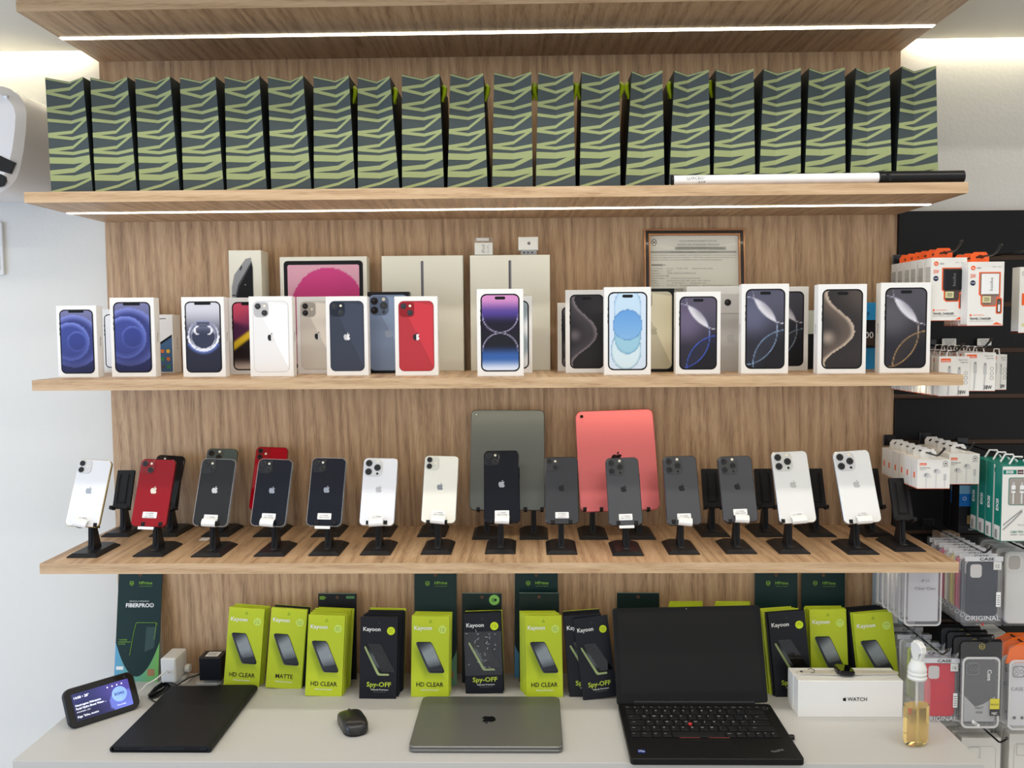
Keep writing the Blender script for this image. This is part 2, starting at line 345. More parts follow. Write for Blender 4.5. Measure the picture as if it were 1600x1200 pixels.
# light tube lying in front of the bags
A, B_ = on(1048, 290, Z2+T), None
z = Z2+T+.0131
ya, yb = -.315, -.326
xa, xm, xb = at(1049, 283, ya).x, at(1373, 275, yb).x, at(1505, 272, yb).x
r = root('light_tube', 'white and black tube light lying on the shelf in front of the bags', 'tube light', (xa, ya, z))
th = math.atan2(yb-ya, xb-xa); r.rotation_euler = (0, 0, th)
LW, LM = (xb-xa)/math.cos(th), (xm-xa)/math.cos(th)
mb = MB(); mb.slabx(circ(0, 0, .0105, 20), .004, LM, mat('tube_white', (240, 240, 240), .25), .0006)
mb.text('LUXCEO', .030, .0004, .006, m_greyink, y=-.0111, align='l'); mb.text('®', .064, .003, .003, m_greyink, y=-.0112, align='l'); mb.text('全光谱', .052, -.0068, .0035, m_greyink, y=-.0104, align='l')
mb.build('diffuser', r, smooth=True)
mb = MB(); mb.slabx(circ(0, 0, .0108, 20), 0, .004, m_black); mb.build('end_cap', r, smooth=True)
mb = MB(); mb.slabx(circ(0, 0, .0130, 24), LM, LW, mat('tube_black', (22, 22, 24), .3), .001)
mb.slab([(LM+.012, .006), (LM+.018, .006), (LM+.018, .002), (LM+.026, .002), (LM+.026, -.004), (LM+.022, -.004), (LM+.022, -.008), (LM+.016, -.008), (LM+.016, -.004), (LM+.012, -.004)], -.0137, -.009, m_ink); mb.build('grip', r, smooth=True)

# ================================================================ PHONE BOXES ON THE THIRD SHELF
def dist(u, v, cu, cv): return math.hypot(u-cu, v-cv)
def screen_planet(u, q, a):
    v = q*a; c = lerp((118, 120, 158), (32, 36, 84), q*1.25)
    for cu, cv, R, ci, co in ((.40, .96, .83, (50, 58, 118), (128, 138, 205)), (.30, .97, .60, (58, 70, 140), (122, 136, 212)), (.50, .97, .32, (50, 62, 132), (96, 110, 188))):
        d = dist(u, v, cu, cv)
        if d < R:
            e = (d/R); c = lerp(lerp(ci, (46, 52, 110), .5*ss(-.3, 1, (v-cv)/R)), co, ss(.72, 1, e)*(.35+.65*ss(.6, -.9, (v-cv)/R*.7+abs(u-cu)*.1)))
    return lerp(c, (28, 30, 66), ss(1.55, 1.95, v)*.6)
def screen_orb(u, q, a):
    v = q*a; c = lerp((205, 205, 214), (36, 38, 56), ss(.1, 1.3, v)); d = dist(u, v, .5, .98)
    if d < .47:
        c = lerp((150, 155, 180), (52, 56, 78), ss(.5, .95, v)); c = lerp(c, (225, 225, 238), ss(.36, .47, d)*ss(.9, .3, abs(v-.98)/.47))
    if v > .98 and abs(d-.45) < .03: c = lerp(c, (245, 246, 255), .9)
    d2 = dist(u, v, .5, 1.02)
    if abs(d2-.36) < .022: c = lerp(c, (235, 238, 250), .35+.6*abs(v-1.0)/.4)
    if abs(dist(u, v*1.6, .5, 1.30)-.26) < .03 and v < .95: c = (232, 232, 240)
    if .02 < v-.55+.5*(u-.5)**2 < .16 and abs(u-.5) < .2: c = lerp(c, (60, 62, 84), .8)
    if d > .47 and v > 1.2: c = lerp(c, (110, 135, 215), ss(.60, .47, d)*.8)
    return c
def screen_bloom(u, q, a):
    c = lerp((215, 80, 110), (120, 50, 95), ss(0, .42, q+.2*(u-.5)))
    c = lerp(c, (60, 25, 60), ss(.3, .42, q-.2*u+.08)*.8)
    k = q-(.62-.36*u); c = lerp(c, (225, 190, 40), ss(-.07, .0, k)); c = lerp(c, (28, 14, 18), ss(.06, .13, k))
    return lerp(c, (205, 190, 178), ss(.80, .99, q))
def screen_hourglass(u, q, a):
    v = q*a; mid = a*.5; t = abs(v-mid)/mid
    if v < mid:
        c = lerp((24, 20, 38), (78, 60, 140), ss(.22, .55, t)); c = lerp(c, (206, 138, 190), ss(.50, .92, t))
    else:
        c = lerp((22, 22, 34), (52, 92, 160), ss(.30, .62, t)); c = lerp(c, (214, 222, 238), ss(.66, .98, t))
    for s_ in (-1, 1):
        d = abs(dist(u, v, .5, mid+s_*.50)-.49)
        if (v-mid)*s_ < .52: c = lerp(c, (215, 205, 235), ss(.022, .0, d)*.85)
    return c
def screen_ribbon(dark, mid, lite):
    def f(u, q, a):
        tb = (.10, .13, .28, .52, .73, .82, .79, .60, .30, .08, .05); k_ = min(9.999, max(0, q*10)); i_ = int(k_); f_ = k_-i_
        a_, b_, c_, d_ = tb[max(0, i_-1)], tb[i_], tb[i_+1], tb[min(10, i_+2)]
        e = b_+.5*f_*(c_-a_+f_*(2*a_-5*b_+4*c_-d_+f_*(3*(b_-c_)+d_-a_)))
        k = e-u
        if k > 0:
            c = lerp(lite, mid, ss(0, .16, k)); c = lerp(c, dark, ss(.12, .75, k)*.75); c = lerp(c, lite, ss(.55, .8, u+.5*0)*0)
            return lerp(c, lite, ss(.30, .0, dist(u, q*a, .12, 1.25))*.7)
        return lerp(dark, mid, ss(.0, .9, -k)*.7*(1-q))
    return f
def screen_pears(u, q, a):
    v = q*a; c = (205, 220, 236)
    def pear(cu, cv, rx, ry): return ((u-cu)/rx)**2+((v-cv)/ry)**2
    p = pear(.50, .42, .38, .62)
    if p < 1: c = lerp((190, 215, 235), (120, 160, 200), ss(.72, 1, p)*.7)
    p = pear(.46, 1.55, .42, .55)
    if p < 1: c = lerp((205, 224, 232), (110, 150, 180), ss(.72, 1, p)*.7)
    p = pear(.50, 1.18, .36, .48)
    if p < 1: c = lerp((150, 195, 215), (100, 145, 180), ss(.75, 1, p)*.7)
    p = pear(.50, .86, .41, .42)
    if p < 1: c = lerp((100, 155, 215), (140, 185, 222), v-.5); c = lerp(c, (85, 130, 180), ss(.80, 1, p)*.8)
    if .95 < v < 1.3 and p >= 1 and pear(.5, 1.18, .36, .48) < 1: pass
    return c
def screen_arcs(acc, base=(62, 58, 78)):
    def f(u, q, a):
        v = q*a; c = lerp(base, (24, 23, 30), ss(.2, 1.6, v)); c = lerp(c, tuple(x*1.5 for x in base), ss(.7, .1, dist(u, v, .15, .75))*.6)
        d1 = dist(u, v, 1.15, -.08); dl = dist(u, v, -.1, 1.10)
        if d1 < 1.0: c = lerp(c, (92, 90, 104), .35)
        lens = d1 < 1.0 and dl < .93
        if lens: c = lerp((60, 58, 68), (214, 212, 220), ss(.55, .99, d1))
        c = lerp(c, (228, 226, 236), ss(.02, 0, abs(d1-1.0))*ss(-.2, .5, v)*.9)
        if dl < .92 and not lens: c = lerp(c, tuple(x*1.25 for x in base), .25)
        c = lerp(c, lerp((170, 168, 190), acc, ss(.6, 1.5, v)), ss(.022, 0, abs(dl-.93)))
        d3 = dist(u, v, 1.10, 2.00)
        c = lerp(c, acc, ss(.024, 0, abs(d3-.92))*.95)
        if d3 < .92: c = lerp(c, tuple(x*.35 for x in acc), .35*ss(.5, .92, d3))
        return c
    return f
m_bezel = mat('print_black', (12, 12, 16), .35)
def printed_phone(mb, w, h, cx, cz, fn, notch):
    """front of a phone printed on a box lid: dark rim, wallpaper, notch or pill"""
    y = -.0003
    mb.slab(rrect(w, h, w*.15, 6, cx, cz), y, 0, m_bezel)
    mb.art(fn, w*.93, h*.965, cx, cz, y-.0002, w*.115, 34, 70)
    zt = cz+h*.4825
    if notch == 'notch': mb.decal(rrect(w*.46, h*.034, w*.03, 4, cx, zt-h*.014), y-.0004, m_bezel)
    elif notch == 'pill': mb.decal(rrect(w*.27, w*.075, w*.037, 6, cx, zt-h*.036), y-.0004, m_bezel)
    for i, (a, b) in enumerate(((.20, .03), (.28, .05), (.35, .05))):
        mb.box(cx-w/2-.0006, cx-w/2, -.0005, 0, cz+h/2-h*(a+b), cz+h/2-h*a, m_bezel)
def lens(mb, x, z, r, y, dark=(18, 18, 22), ring=None):
    mb.decal(circ(x, z, r, 18), y, ring or mat('lens_ring', (60, 60, 66), .3)); mb.decal(circ(x, z, r*.80, 18), y-.0002, mat('lens_black', (10, 10, 13), .1, coat=.8)); mb.decal(circ(x-r*.2, z+r*.2, r*.28, 10), y-.0004, mat('lens_glint', (70, 74, 84), .2))
def printed_back(mb, w, h, cx, cz, col, kind, logo, logo2=None):
    y = -.0003; m = mat('print_back_%d_%d_%d' % col, col, .3, coat=.4); md = mat('print_back_rim_%d_%d_%d' % col, tuple(int(c*.80) for c in col), .3)
    mb.slab(rrect(w, h, w*.15, 6, cx, cz), y, 0, md); mb.decal(rrect(w-.0014, h-.0014, w*.15-.0007, 6, cx, cz), y-.0002, m)
    # diagonal sheen printed on the artwork
    x0, zt = cx-w/2, cz+h/2
    ml = mat('print_back_sheen_%d_%d_%d' % col, tuple(min(255, int(c*1.10+6)) for c in col), .3, coat=.4)
    mb.decal([(x0+w*.30, zt-h*.25), (x0+w*.47, zt-h*.02), (x0+w*.97, zt-h*.06), (x0+w*.97, zt-h*.93)], y-.0003, ml) if kind != 'single' else None
    s = w*.42 if kind != 'pro' else w*.48
    if kind != 'single': mb.decal(rrect(s, s, s*.27, 5, x0+w*.03+s/2, zt-w*.03-s/2), y-.0005, md)
    r = s*.20
    ccx, ccz = x0+w*.03+s/2, zt-w*.03-s/2
    if kind == 'diag': P = [(-.22, .22), (.22, -.22)]; F_ = (.22, .24)
    elif kind == 'vert': P = [(-.22, .23), (-.22, -.23)]; F_ = (.24, .02)
    elif kind == 'pro': P = [(-.24, .24), (-.24, -.24), (.24, 0)]; F_ = (.24, .33)
    else: P = [(-.02, .10)]; F_ = None
    for a, b in P: lens(mb, ccx+a*s, ccz+b*s, r, y-.0007)
    if F_: mb.decal(circ(ccx+F_[0]*s, ccz+F_[1]*s, r*.45, 12), y-.0007, mat('flash_cream', (236, 228, 205), .4))
    if kind == 'pro': lens(mb, ccx+.24*s, ccz-.33*s, r*.42, y-.0007)
    mb.logo(cx+.000, cz-h*.005, w*.22, logo, y-.0006, logo2)
def phone_box(name, bl, br, yt, yb, label, deco, t=.029, y=None, z=None, side=None, right=True, group=None, body=None, lid=True, xt=None, cat='phone box'):
    z = Z3+T if z is None else z
    P = on((bl+br)/2, yb, z) if y is None else at((bl+br)/2, yb, y); yy = P.y
    x0, x1 = at(bl, yb, yy).x, at(br, yb, yy).x; w = x1-x0; h = at((bl+br)/2, yt, yy).z-z
    r = root(name, label, cat, ((x0+x1)/2, yy, z), group=group)
    m = body or m_white
    mb = MB(); mb.box(-w/2, w/2, 0, t*.30, 0, h, m, .0007); mb.build('lid', r, smooth=True)
    mb = MB(); mb.box(-w/2+.0005, w/2-.0005, t*.30, t, .0003, h-.0005, m, .0005); mb.build('tray', r, smooth=True)
    mb = MB(); deco(mb, w, h); mb.build('lid_print', r, fix=False)
    if side:
        mb = MB(); sx = w/2+.0006 if right else -w/2-.0006
        mb.T = Matrix.Translation((sx, t*.5, h*.5)) @ Matrix.Rotation(math.radians(90 if right else -90), 4, 'Z') @ Matrix.Rotation(math.radians(90), 4, 'Y')
        mb.text(side, 0, -.0025, .0052, m_ink, y=0); mb.build('side_text', r, fix=False)
    return r
def front_screen(fn, notch, fx=.84, fz=.89): return lambda mb, w, h: printed_phone(mb, w*fx, h*fz, 0, h/2, fn, notch)
def back_print(col, kind, logo, l2=None, fx=.82, fz=.885): return lambda mb, w, h: printed_back(mb, w*fx, h*fz, 0, h/2, col, kind, logo, l2)
m_loggrey = mat('logo_grey', (196, 196, 198), .3); m_logdk = mat('logo_dark', (40, 40, 44), .3); m_logpale = mat('logo_pale', (228, 228, 228), .3)
G = 'white phone boxes standing on the middle shelf'
PB = [
 (91.5, 154, 477.5, 590, 'small white phone box with blue circles wallpaper at the left end of the shelf', front_screen(screen_planet, 'notch'), 'iPhone', True),
 (175, 244, 465, 589, 'taller white phone box with blue circles wallpaper, second from the left', front_screen(screen_planet, 'notch'), 'iPhone', True),
 (286.5, 353, 464, 589, 'white phone box with silver orb wallpaper', front_screen(screen_orb, 'notch'), 'iPhone', True),
 (391.5, 459, 463, 588.5, 'white phone box printed with the back of a white phone', back_print((232, 231, 230), 'diag', m_logdk, m_logpale), 'iPhone', True),
 (511, 576, 463, 587, 'white phone box printed with the back of a midnight blue phone', back_print((40, 48, 66), 'diag', m_loggrey, m_logpale), 'iPhone', True),
 (618, 685, 463, 587, 'white phone box printed with the back of a red phone', back_print((178, 34, 46), 'diag', m_logdk, m_logpale), 'iPhone', True),
 (746, 818.5, 451.5, 588, 'white phone box with purple and blue hourglass wallpaper', front_screen(screen_hourglass, 'pill'), 'iPhone', True),
 (944, 1017, 448.5, 586, 'white phone box with pale blue balloon shapes wallpaper', front_screen(screen_pears, 'pill'), 'iPhone', False),
 (1055.5, 1125.5, 456, 584.5, 'white phone box with violet grey arcs and a royal blue line', front_screen(screen_arcs((70, 105, 225), (84, 76, 98)), 'pill'), 'iPhone', False),
 (1158, 1231.5, 443.5, 584, 'white phone box with slate grey arcs and pale blue lines', front_screen(screen_arcs((140, 170, 205), (76, 78, 98)), 'pill'), 'iPhone', False),
 (1277, 1352.5, 444, 584, 'white phone box with brown ribbon wallpaper', front_screen(screen_ribbon((46, 42, 42), (96, 84, 76), (196, 178, 160)), 'pill'), 'iPhone', False),
 (1374.5, 1452.5, 441.5, 583, 'white phone box with grey arcs and golden lines at the right end', front_screen(screen_arcs((200, 160, 110), (70, 68, 74)), 'pill'), 'iPhone', False)]
for bl, br, yt, yb, lab, deco, side, right in PB: phone_box('phone_box', bl, br, yt, yb, lab, deco, .029, side=side, right=right, group=G)
# boxes in the second row
phone_box('phone_box', 360, 425, 465, 585, 'white phone box with pink and yellow wallpaper half hidden behind its neighbours', front_screen(screen_bloom, 'notch'), .028, y=-.165, group=G)
phone_box('phone_box', 465.5, 531, 463.5, 584, 'white phone box printed with a cream phone back and two stacked lenses', back_print((222, 216, 206), 'vert', m_logdk, m_logpale), .028, y=-.16, group=G)
phone_box('phone_box', 576, 641, 456, 583, 'black phone box printed with a pale blue phone back with three lenses', back_print((128, 148, 182), 'pro', mat('logo_blue', (160, 172, 196), .3), None, .96, .93), .03, y=-.155, body=mat('black_card', (16, 16, 20), .35), group=G)
def white_screen(u, q, a): return lerp((235, 236, 238), (110, 130, 140), ss(.25, .0, abs(u-.84-.10*math.sin(q*12)))*.7)
phone_box('phone_box', 760, 832, 463, 582, 'white phone box with a pale screen peeking out right of the purple hourglass box', front_screen(white_screen, 'none', .86), .028, y=-.18, group=G)
phone_box('phone_box', 884, 950, 453, 582, 'white phone box with dark graphite ribbon wallpaper', front_screen(screen_ribbon((34, 32, 36), (66, 62, 68), (128, 120, 126)), 'pill', .80), .028, y=-.195, group=G)
phone_box('phone_box', 871.5, 936, 473, 578, 'white phone box of which only a sliver shows left of the graphite ribbon box', front_screen(screen_ribbon((34, 32, 36), (66, 62, 68), (128, 120, 126)), 'none', .80, .88), .028, y=-.120, group=G)
phone_box('phone_box', 990, 1053, 451, 581, 'black phone box printed with a gold phone back', back_print((208, 200, 170), 'diag', mat('logo_gold', (186, 180, 152), .3), None, .90, .93), .03, y=-.165, body=MATS['black_card'], group=G)
phone_box('phone_box', 1072, 1170, 447.5, 580, 'wide white box printed with a silver tablet back and one camera lens', lambda mb, w, h: (mb.slab(rrect(w*.92, h*.80, .006, 4, w*.0, h*.40), -.0004, 0, mat('print_silver', (204, 203, 202), .3)), mb.box(-w*.46, w*.46, -.0006, 0, h*.675, h*.685, mat('print_silver_edge', (170, 170, 170), .4)), mb.decal(rrect(w*.92, h*.22, .006, 4, 0, h*.80), -.0005, mat('print_silver2', (212, 211, 210), .3)), lens(mb, w*.155, h*.81, .0075, -.0010), mb.logo(w*.21, h*.40, .022, mat('logo_silver', (190, 190, 190), .3), -.0009)), .045, y=-.155, group=G)
phone_box('phone_box', 1192, 1262, 448, 579, 'white phone box with dark arcs wallpaper behind the slate grey arcs box', front_screen(screen_arcs((150, 175, 195), (60, 60, 70)), 'none', .80), .028, y=-.150, group=G)
phone_box('phone_box', 1215, 1272, 485, 578, 'small pale and black box in the gap left of the brown ribbon box', lambda mb, w, h: mb.box(-w*.49, w*.49, -.0004, 0, 0, h*.60, m_bezel), .03, y=-.09, group=G, body=mat('pale_green_card', (205, 212, 200), .4))
phone_box('phone_box', 160, 216, 483, 581, 'white phone box of which a strip shows between the two blue circles boxes', front_screen(white_screen, 'none', .80, .84), .03, y=-.055, group=G)
# colourful older phone box and blue box
def icons(mb, w, h, cx, cz, tilt=.0, rows=4, colsn=4):
    cc = [(70, 140, 90), (200, 60, 50), (235, 190, 60), (90, 90, 95), (60, 110, 190), (220, 120, 60), (150, 180, 210), (70, 90, 140)]
    k = 0
    for i in range(rows):
        for j in range(colsn):
            c = cc[(i*3+j*5) % 8]; s = w/colsn*.62
            mb.decal(rrect(s, s, s*.2, 2, cx-w/2+w/colsn*(j+.5), cz+h/2-h/rows*(i+.5)), -.0012, mat('icon_%d' % ((i*3+j*5) % 8), c, .4))
def deco_4(mb, w, h):
    mb.slab([(-w*.30, -.0+h*.02), (w*.46, h*.02), (w*.46, h*.62), (-w*.30, h*.40)], -.0004, 0, mat('print_denim', (72, 104, 140), .35))
    icons(mb, w*.66, h*.40, w*.08, h*.24, rows=3, colsn=3)
    mb.decal([(-w*.30, h*.40), (w*.46, h*.62), (w*.46, h*.66), (-w*.30, h*.44)], -.0008, m_bezel)
    for zz in (.70, .80): mb.decal(rrect(w*.16, h*.012, .0006, 2, -w*.10, h*zz), -.0006, m_ink)
    mb.decal(rrect(w*.5, h*.014, .0006, 2, 0, h*.93), -.0006, m_greyink)
r = phone_box('phone_box', 232, 272, 491.5, 581, 'older white phone box with colourful app icons behind the second blue circles box', deco_4, .048, y=-.075, side='iPhone 4s', group=G)
def deco_angle(mb, w, h):
    # three-quarter view of an early phone: steel band, glass front, icons
    st = mat('print_steel', (150, 152, 156), .25, coat=.3); sd = mat('print_steel_dark', (70, 72, 76), .3)
    f = lambda pts, y, m: mb.decal([(-w/2+a*w, h-b*h) for a, b in pts], y, m)
    f([(.10, .98), (.08, .30), (.16, .20), (.52, .07), (.68, .06), (.74, .14), (.74, .98)], -.0004, st)
    f([(.22, .98), (.20, .36), (.27, .28), (.70, .09), (.74, .14), (.74, .98)], -.0006, sd)
    f([(.25, .98), (.23, .38), (.30, .30), (.70, .11), (.72, .16), (.72, .98)], -.0008, m_bezel)
    f([(.26, .98), (.27, .60), (.72, .40), (.72, .98)], -.0010, mat('print_wall_green', (92, 120, 118), .35))
    for i in range(4):
        for j in range(3):
            a, b = .30+.15*j, .62-.067*(j*1.0)+.13*i
            f([(a, b), (a+.11, b-.045), (a+.11, b+.045), (a, b+.09)], -.0012, mat('icon_%d' % ((i*3+j*5) % 8), ((70, 140, 90), (200, 60, 50), (235, 190, 60), (90, 90, 95), (60, 110, 190), (220, 120, 60), (150, 180, 210), (70, 90, 140))[(i*3+j*5) % 8], .4))
    f([(.12, .47), (.17, .47), (.17, .57), (.12, .57)], -.0012, sd); f([(.13, .48), (.16, .48), (.16, .56), (.13, .56)], -.0013, st)
    mb.decal(circ(-w/2+.15*w, h-.66*h, w*.045, 14), -.0012, sd); mb.decal(circ(-w/2+.15*w, h-.66*h, w*.035, 14), -.0013, st)
    f([(.08, .36), (.21, .365), (.21, .375), (.08, .37)], -.0012, sd); f([(.33, .15), (.40, .12), (.42, .14), (.35, .17)], -.0012, sd)
    mb.logo(-w/2+.50*w, h-.28*h, w*.06, m_greyink, -.0012)
phone_box('phone_box', 362, 412.5, 391, 580, 'tall ivory box showing an early black phone at an angle, top row left', deco_angle, .06, y=-.070, side='iPhone 4', group=None, body=mat('ivory_card', (238, 237, 224), .4))
def deco_blue(mb, w, h):
    mb.box(-w*.5, w*.5, -.0004, 0, h*.32, h*.74, m_bezel); mb.text('NOW OFF', .004, h*.80, .009, m_ink, y=-.0008); mb.text('00', w*.26, h*.47, .014, m_wink, y=-.0008)
    mb.decal(rrect(w*.5, h*.12, .002, 3, w*.1, h*.42), -.0006, mat('print_brown', (66, 52, 46), .5))
phone_box('accessory_box', 1290, 1378, 473, 577, 'bright blue and black box behind the two rightmost phone boxes', deco_blue, .04, y=-.105, body=mat('blue_card', (40, 140, 200), .35), cat='accessory box')
# tablet boxes
def deco_tab_pink(mb, w, h):
    def f(u, q, a):
        v = q*a; c = (228, 172, 192)
        if ((u-.56)/.53)**2+((v-.66)/.62)**2 < 1: c = lerp((214, 70, 140), (190, 50, 116), v)
        return c
    pw, ph = w*.91, h*.93
    mb.slab(rrect(pw, ph, .009, 6, 0, h*.5), -.0005, 0, m_bezel); mb.art(f, pw*.905, ph*.925, 0, h*.5, -.0008, .003, 60, 80)
def deco_tab_side(mb, w, h):
    x = w*.0; mb.slab(rrect(.0060, h*.90, .0028, 5, x, h*.505), -.0006, 0, mat('print_tab_edge', (88, 88, 98), .3)); mb.slab(rrect(.0022, h*.885, .001, 3, x+.0012, h*.505), -.0008, -.0006, mat('print_tab_edge_light', (138, 138, 146), .3))
mi = MATS['ivory_card']
phone_box('tablet_box', 441, 576, 401, 579, 'white tablet box with a pink circle on its screen picture', deco_tab_pink, .042, y=-.062, body=mi, cat='tablet box')
phone_box('tablet_box', 599, 725, 399.5, 579, 'plain ivory tablet box showing a slim tablet edge-on, behind the red phone box', deco_tab_side, .036, y=-.058, body=mi, cat='tablet box')
phone_box('tablet_box', 736, 860, 398.5, 579, 'plain ivory tablet box with two tiny boxes on top', deco_tab_side, .036, y=-.065, body=mi, cat='tablet box')
# tiny boxes on the tablet box
zt = at(798, 398.5, -.065).z
def tiny(lab, bl, br, yt, yb, kind):
    x0, x1 = at(bl, yb, -.055).x, at(br, yb, -.055).x; h = at(bl, yt, -.055).z-zt; w = x1-x0
    r = root('mini_box', lab, 'small box', ((x0+x1)/2, -.060, zt))
    mw = mat('mini_white', (236, 236, 230), .3)
    if kind == 'pod':
        mb = MB(); mb.box(-w*.42, w*.5, 0, .022, .0015, h*.70, mw, .001); mb.text('iPod', 0, 0, .0075, m_greyink, y=-.0005, rot=0) if 0 else None; mb.build('carton', r)
        mb = MB(); mb.T = Matrix.Translation((w*.10, -.0004, h*.36)) @ Matrix.Rotation(math.radians(-90), 4, 'Y'); mb.text('iPod', 0, 0, .0078, m_greyink, y=0); mb.text('shuffle', 0, -.010, .0062, mat('pale_ink', (185, 185, 185), .5), y=0); mb.build('carton_text', r, fix=False)
        mb = MB(); mb.box(-w*.34, w*.30, .002, .018, h*.80, h*.97, mw, .0025); mb.build('player', r, smooth=True)
        mb = MB(); mb.box(-w*.48, w*.5, -.001, .023, 0, h, m_clear, .001); mb.build('clear_case', r)
    else:
        mb = MB(); mb.box(-w*.5, w*.5, 0, .022, h*.27, h, mw, .0015); mb.logo(w*.04, h*.66, .0085, m_greyink, -.0005); mb.build('carton', r)
        mb = MB(); mb.box(-w*.36, w*.42, .001, .020, .001, h*.27, mat('plug_grey', (150, 152, 156), .3), .001)
        for k in range(3): mb.box(-w*.26+w*.2*k, -w*.16+w*.2*k, .0002, .001, h*.10, h*.18, m_ink)
        mb.build('connector_base', r)
        mb = MB(); mb.box(-w*.40, w*.46, -.0005, .021, 0, h*.26, m_clear, .0008); mb.build('clear_case', r)
    return r
tiny('tiny clear and white player box, left one on the tablet box', 739.5, 770, 371, 398, 'pod')
tiny('tiny white adapter box with a fruit logo, right one on the tablet box', 810, 841, 370.5, 398, 'plug')
# framed certificate
Pb, Pt = on(1090, 577, Z3+T), None
yy = -.060
x0, x1 = at(1008.5, 560, yy).x, at(1168, 560, yy).x
P, Q = Vector(((x0+x1)/2, yy, Z3+T)), at(1088, 357.5, -.012); Q.x = (x0+x1)/2+.002
M = frame(P, Q); H = (Q-P).length; w = x1-x0
r = root('framed_certificate', 'framed certificate with gold and black edge leaning on the oak panel', 'framed certificate', M=M)
m_gold = mat('frame_gold', (176, 128, 92), .3, metal=.6); m_fr = mat('frame_black', (32, 26, 26), .3, coat=.3)
mb = MB()
def fring(o, i, y0, y1, m):
    mb.ring(rect(-w/2+o, w/2-o, o, H-o), rect(-w/2+i, w/2-i, i, H-i), y0, m)
    for a, b in ((o, y0), (i, y0)):
        q = rect(-w/2+a, w/2-a, a, H-a); mb.add([(x, b, z) for x, z in q]+[(x, y1, z) for x, z in q], [(k, (k+1) % 4, 4+(k+1) % 4, 4+k) for k in range(4)], m)
fring(0, .0035, 0, .014, m_gold); fring(.0035, .011, .002, .014, m_fr); fring(.011, .0145, .0005, .014, m_gold); mb.build('frame', r, fix=False)
mb = MB(); mb.box(-w/2+.002, w/2-.002, .009, .013, .002, H-.002, mat('certificate_paper', (228, 228, 218), .5)); mb.build('paper', r)
mb = MB(); y_ = .0086; it = H-.0145; xl = -w/2+.0145; iw = w-.029
sc = lambda b: it-b  # metres from the inner top edge
m_c = mat('certificate_ink', (96, 98, 96), .6)
mb.text('Corpo de Bombeiros Voluntários de Joinville', 0.01, sc(.014), .0034, m_c, y=y_); mb.text('CENTRO DE ATIVIDADES TÉCNICAS', .010, sc(.024), .0046, m_c, y=y_, width=.100)
mb.decal(rect(-.045, .076, sc(.034), sc(.0265)), y_+.0002, mat('certificate_band', (168, 168, 160), .6)); mb.text('ATESTADO DE EDIFICAÇÃO EM REGULARIZAÇÃO', .014, sc(.0325), .0046, m_ink, y=y_, width=.112, bold=.01)
mb.decal(rect(xl+.002, xl+iw-.004, sc(.042), sc(.0365)), y_+.0002, MATS['certificate_band']); mb.text('DATA DE EMISSÃO: 10/08/2023      VALIDADE: 30/08/2024', 0, sc(.041), .0030, m_c, y=y_, width=.11)
for k, s_ in enumerate(('O Corpo de Bombeiros, Centro de Atividades Técnicas Voluntários de Joinville, no exercício de sua competência', 'Norma de Segurança Contra Incêndio, nº 202/1186, regulamentada pelo Decreto nº', 'Concede o presente, nos termos da legislação vigente a declaração de aprovação')):
    mb.text(s_, xl+.003, sc(.048+.0055*k), .0030, m_c, y=y_, align='l', width=iw*(.96 if k < 2 else .8))
mb.decal(rect(xl+.003, xl+.030, sc(.0725), sc(.068)), y_+.0002, MATS['certificate_band']); mb.text('IDENTIFICAÇÃO', xl+.004, sc(.0718), .0032, m_ink, y=y_, align='l')
for k, (a, b) in enumerate((('Nº do Processo .......', '271 ver.   nº V.R.E. 1156        Carga de Incêndio  Baixa'), ('PPCI/RPCI ............', 'PPCIRT'), ('Razão Social .........', 'PREMIER COMÉRCIO DE ELETRÔNICOS LTDA'), ('Proprietário/Resp. legal', 'N/A'), ('Tipo de Ocupação', 'C1 - Comércio com baixa Carga de Incêndio'), ('Endereço .............', 'Rua Doutor João Colin, 1285 - SALA 2 - Bairro América'), ('Nº Blocos ............', '1       Nº Pavimentos 3        Complemento  Sala'), ('Área Total ...........', '5.714,95 m²     Área utilizada 52,00 m²     Tipo de liberação: Parcial por área'))):
    z_ = sc(.080+.0058*k); mb.text(a, xl+.003, z_, .0029, m_ink, y=y_, align='l'); mb.text(b, xl+.040, z_, .0029, m_c, y=y_, align='l', width=min(iw*.72, .0019*len(b)))
mb.decal(rect(xl+.002, xl+iw-.012, sc(.135), sc(.1265)), y_+.0002, MATS['certificate_band']); mb.text('Conforme previsto no § 4º do Artigo 130 da IN 001 DAT/CBMSC, é dispensada a vistoria para Funcionamento', xl+.004, sc(.1305), .0028, m_c, y=y_, align='l', width=iw*.88); mb.text('desta edificação por um prazo', xl+.004, sc(.1345), .0026, m_c, y=y_, align='l')
mb.decal(circ(xl+.010, sc(.016), .0085, 20, .8), y_+.0002, m_fr); mb.decal(circ(xl+.010, sc(.016), .0068, 20, .8), y_, MATS['certificate_paper'])
for a in (.7, -.7): mb.decal([(xl+.010+math.cos(a)*u-math.sin(a)*v, sc(.016)+math.sin(a)*u+math.cos(a)*v) for u, v in ((-.006, -.0008), (.006, -.0008), (.006, .0008), (-.006, .0008))], y_-.0002, m_fr)
mb.build('certificate_text', r, fix=False)
mb = MB()
nx_, nz_ = 40, 40; vs = []   # glazing sheet that bows forward a little
for j in range(nz_+1):
    for i in range(nx_+1):
        u, v = i/nx_, j/nz_; vs.append((-w/2+.0145+iw*u, .0060-.0042*math.sin(math.pi*u)*math.sin(math.pi*v), .0145+(H-.029)*v))
mb.add(vs, [(j*(nx_+1)+i, j*(nx_+1)+i+1, (j+1)*(nx_+1)+i+1, (j+1)*(nx_+1)+i) for j in range(nz_) for i in range(nx_)], mat('glazing', (255, 255, 255), .03, alpha=.08, coat=.6)); mb.build('glazing', r, smooth=True, fix=False)

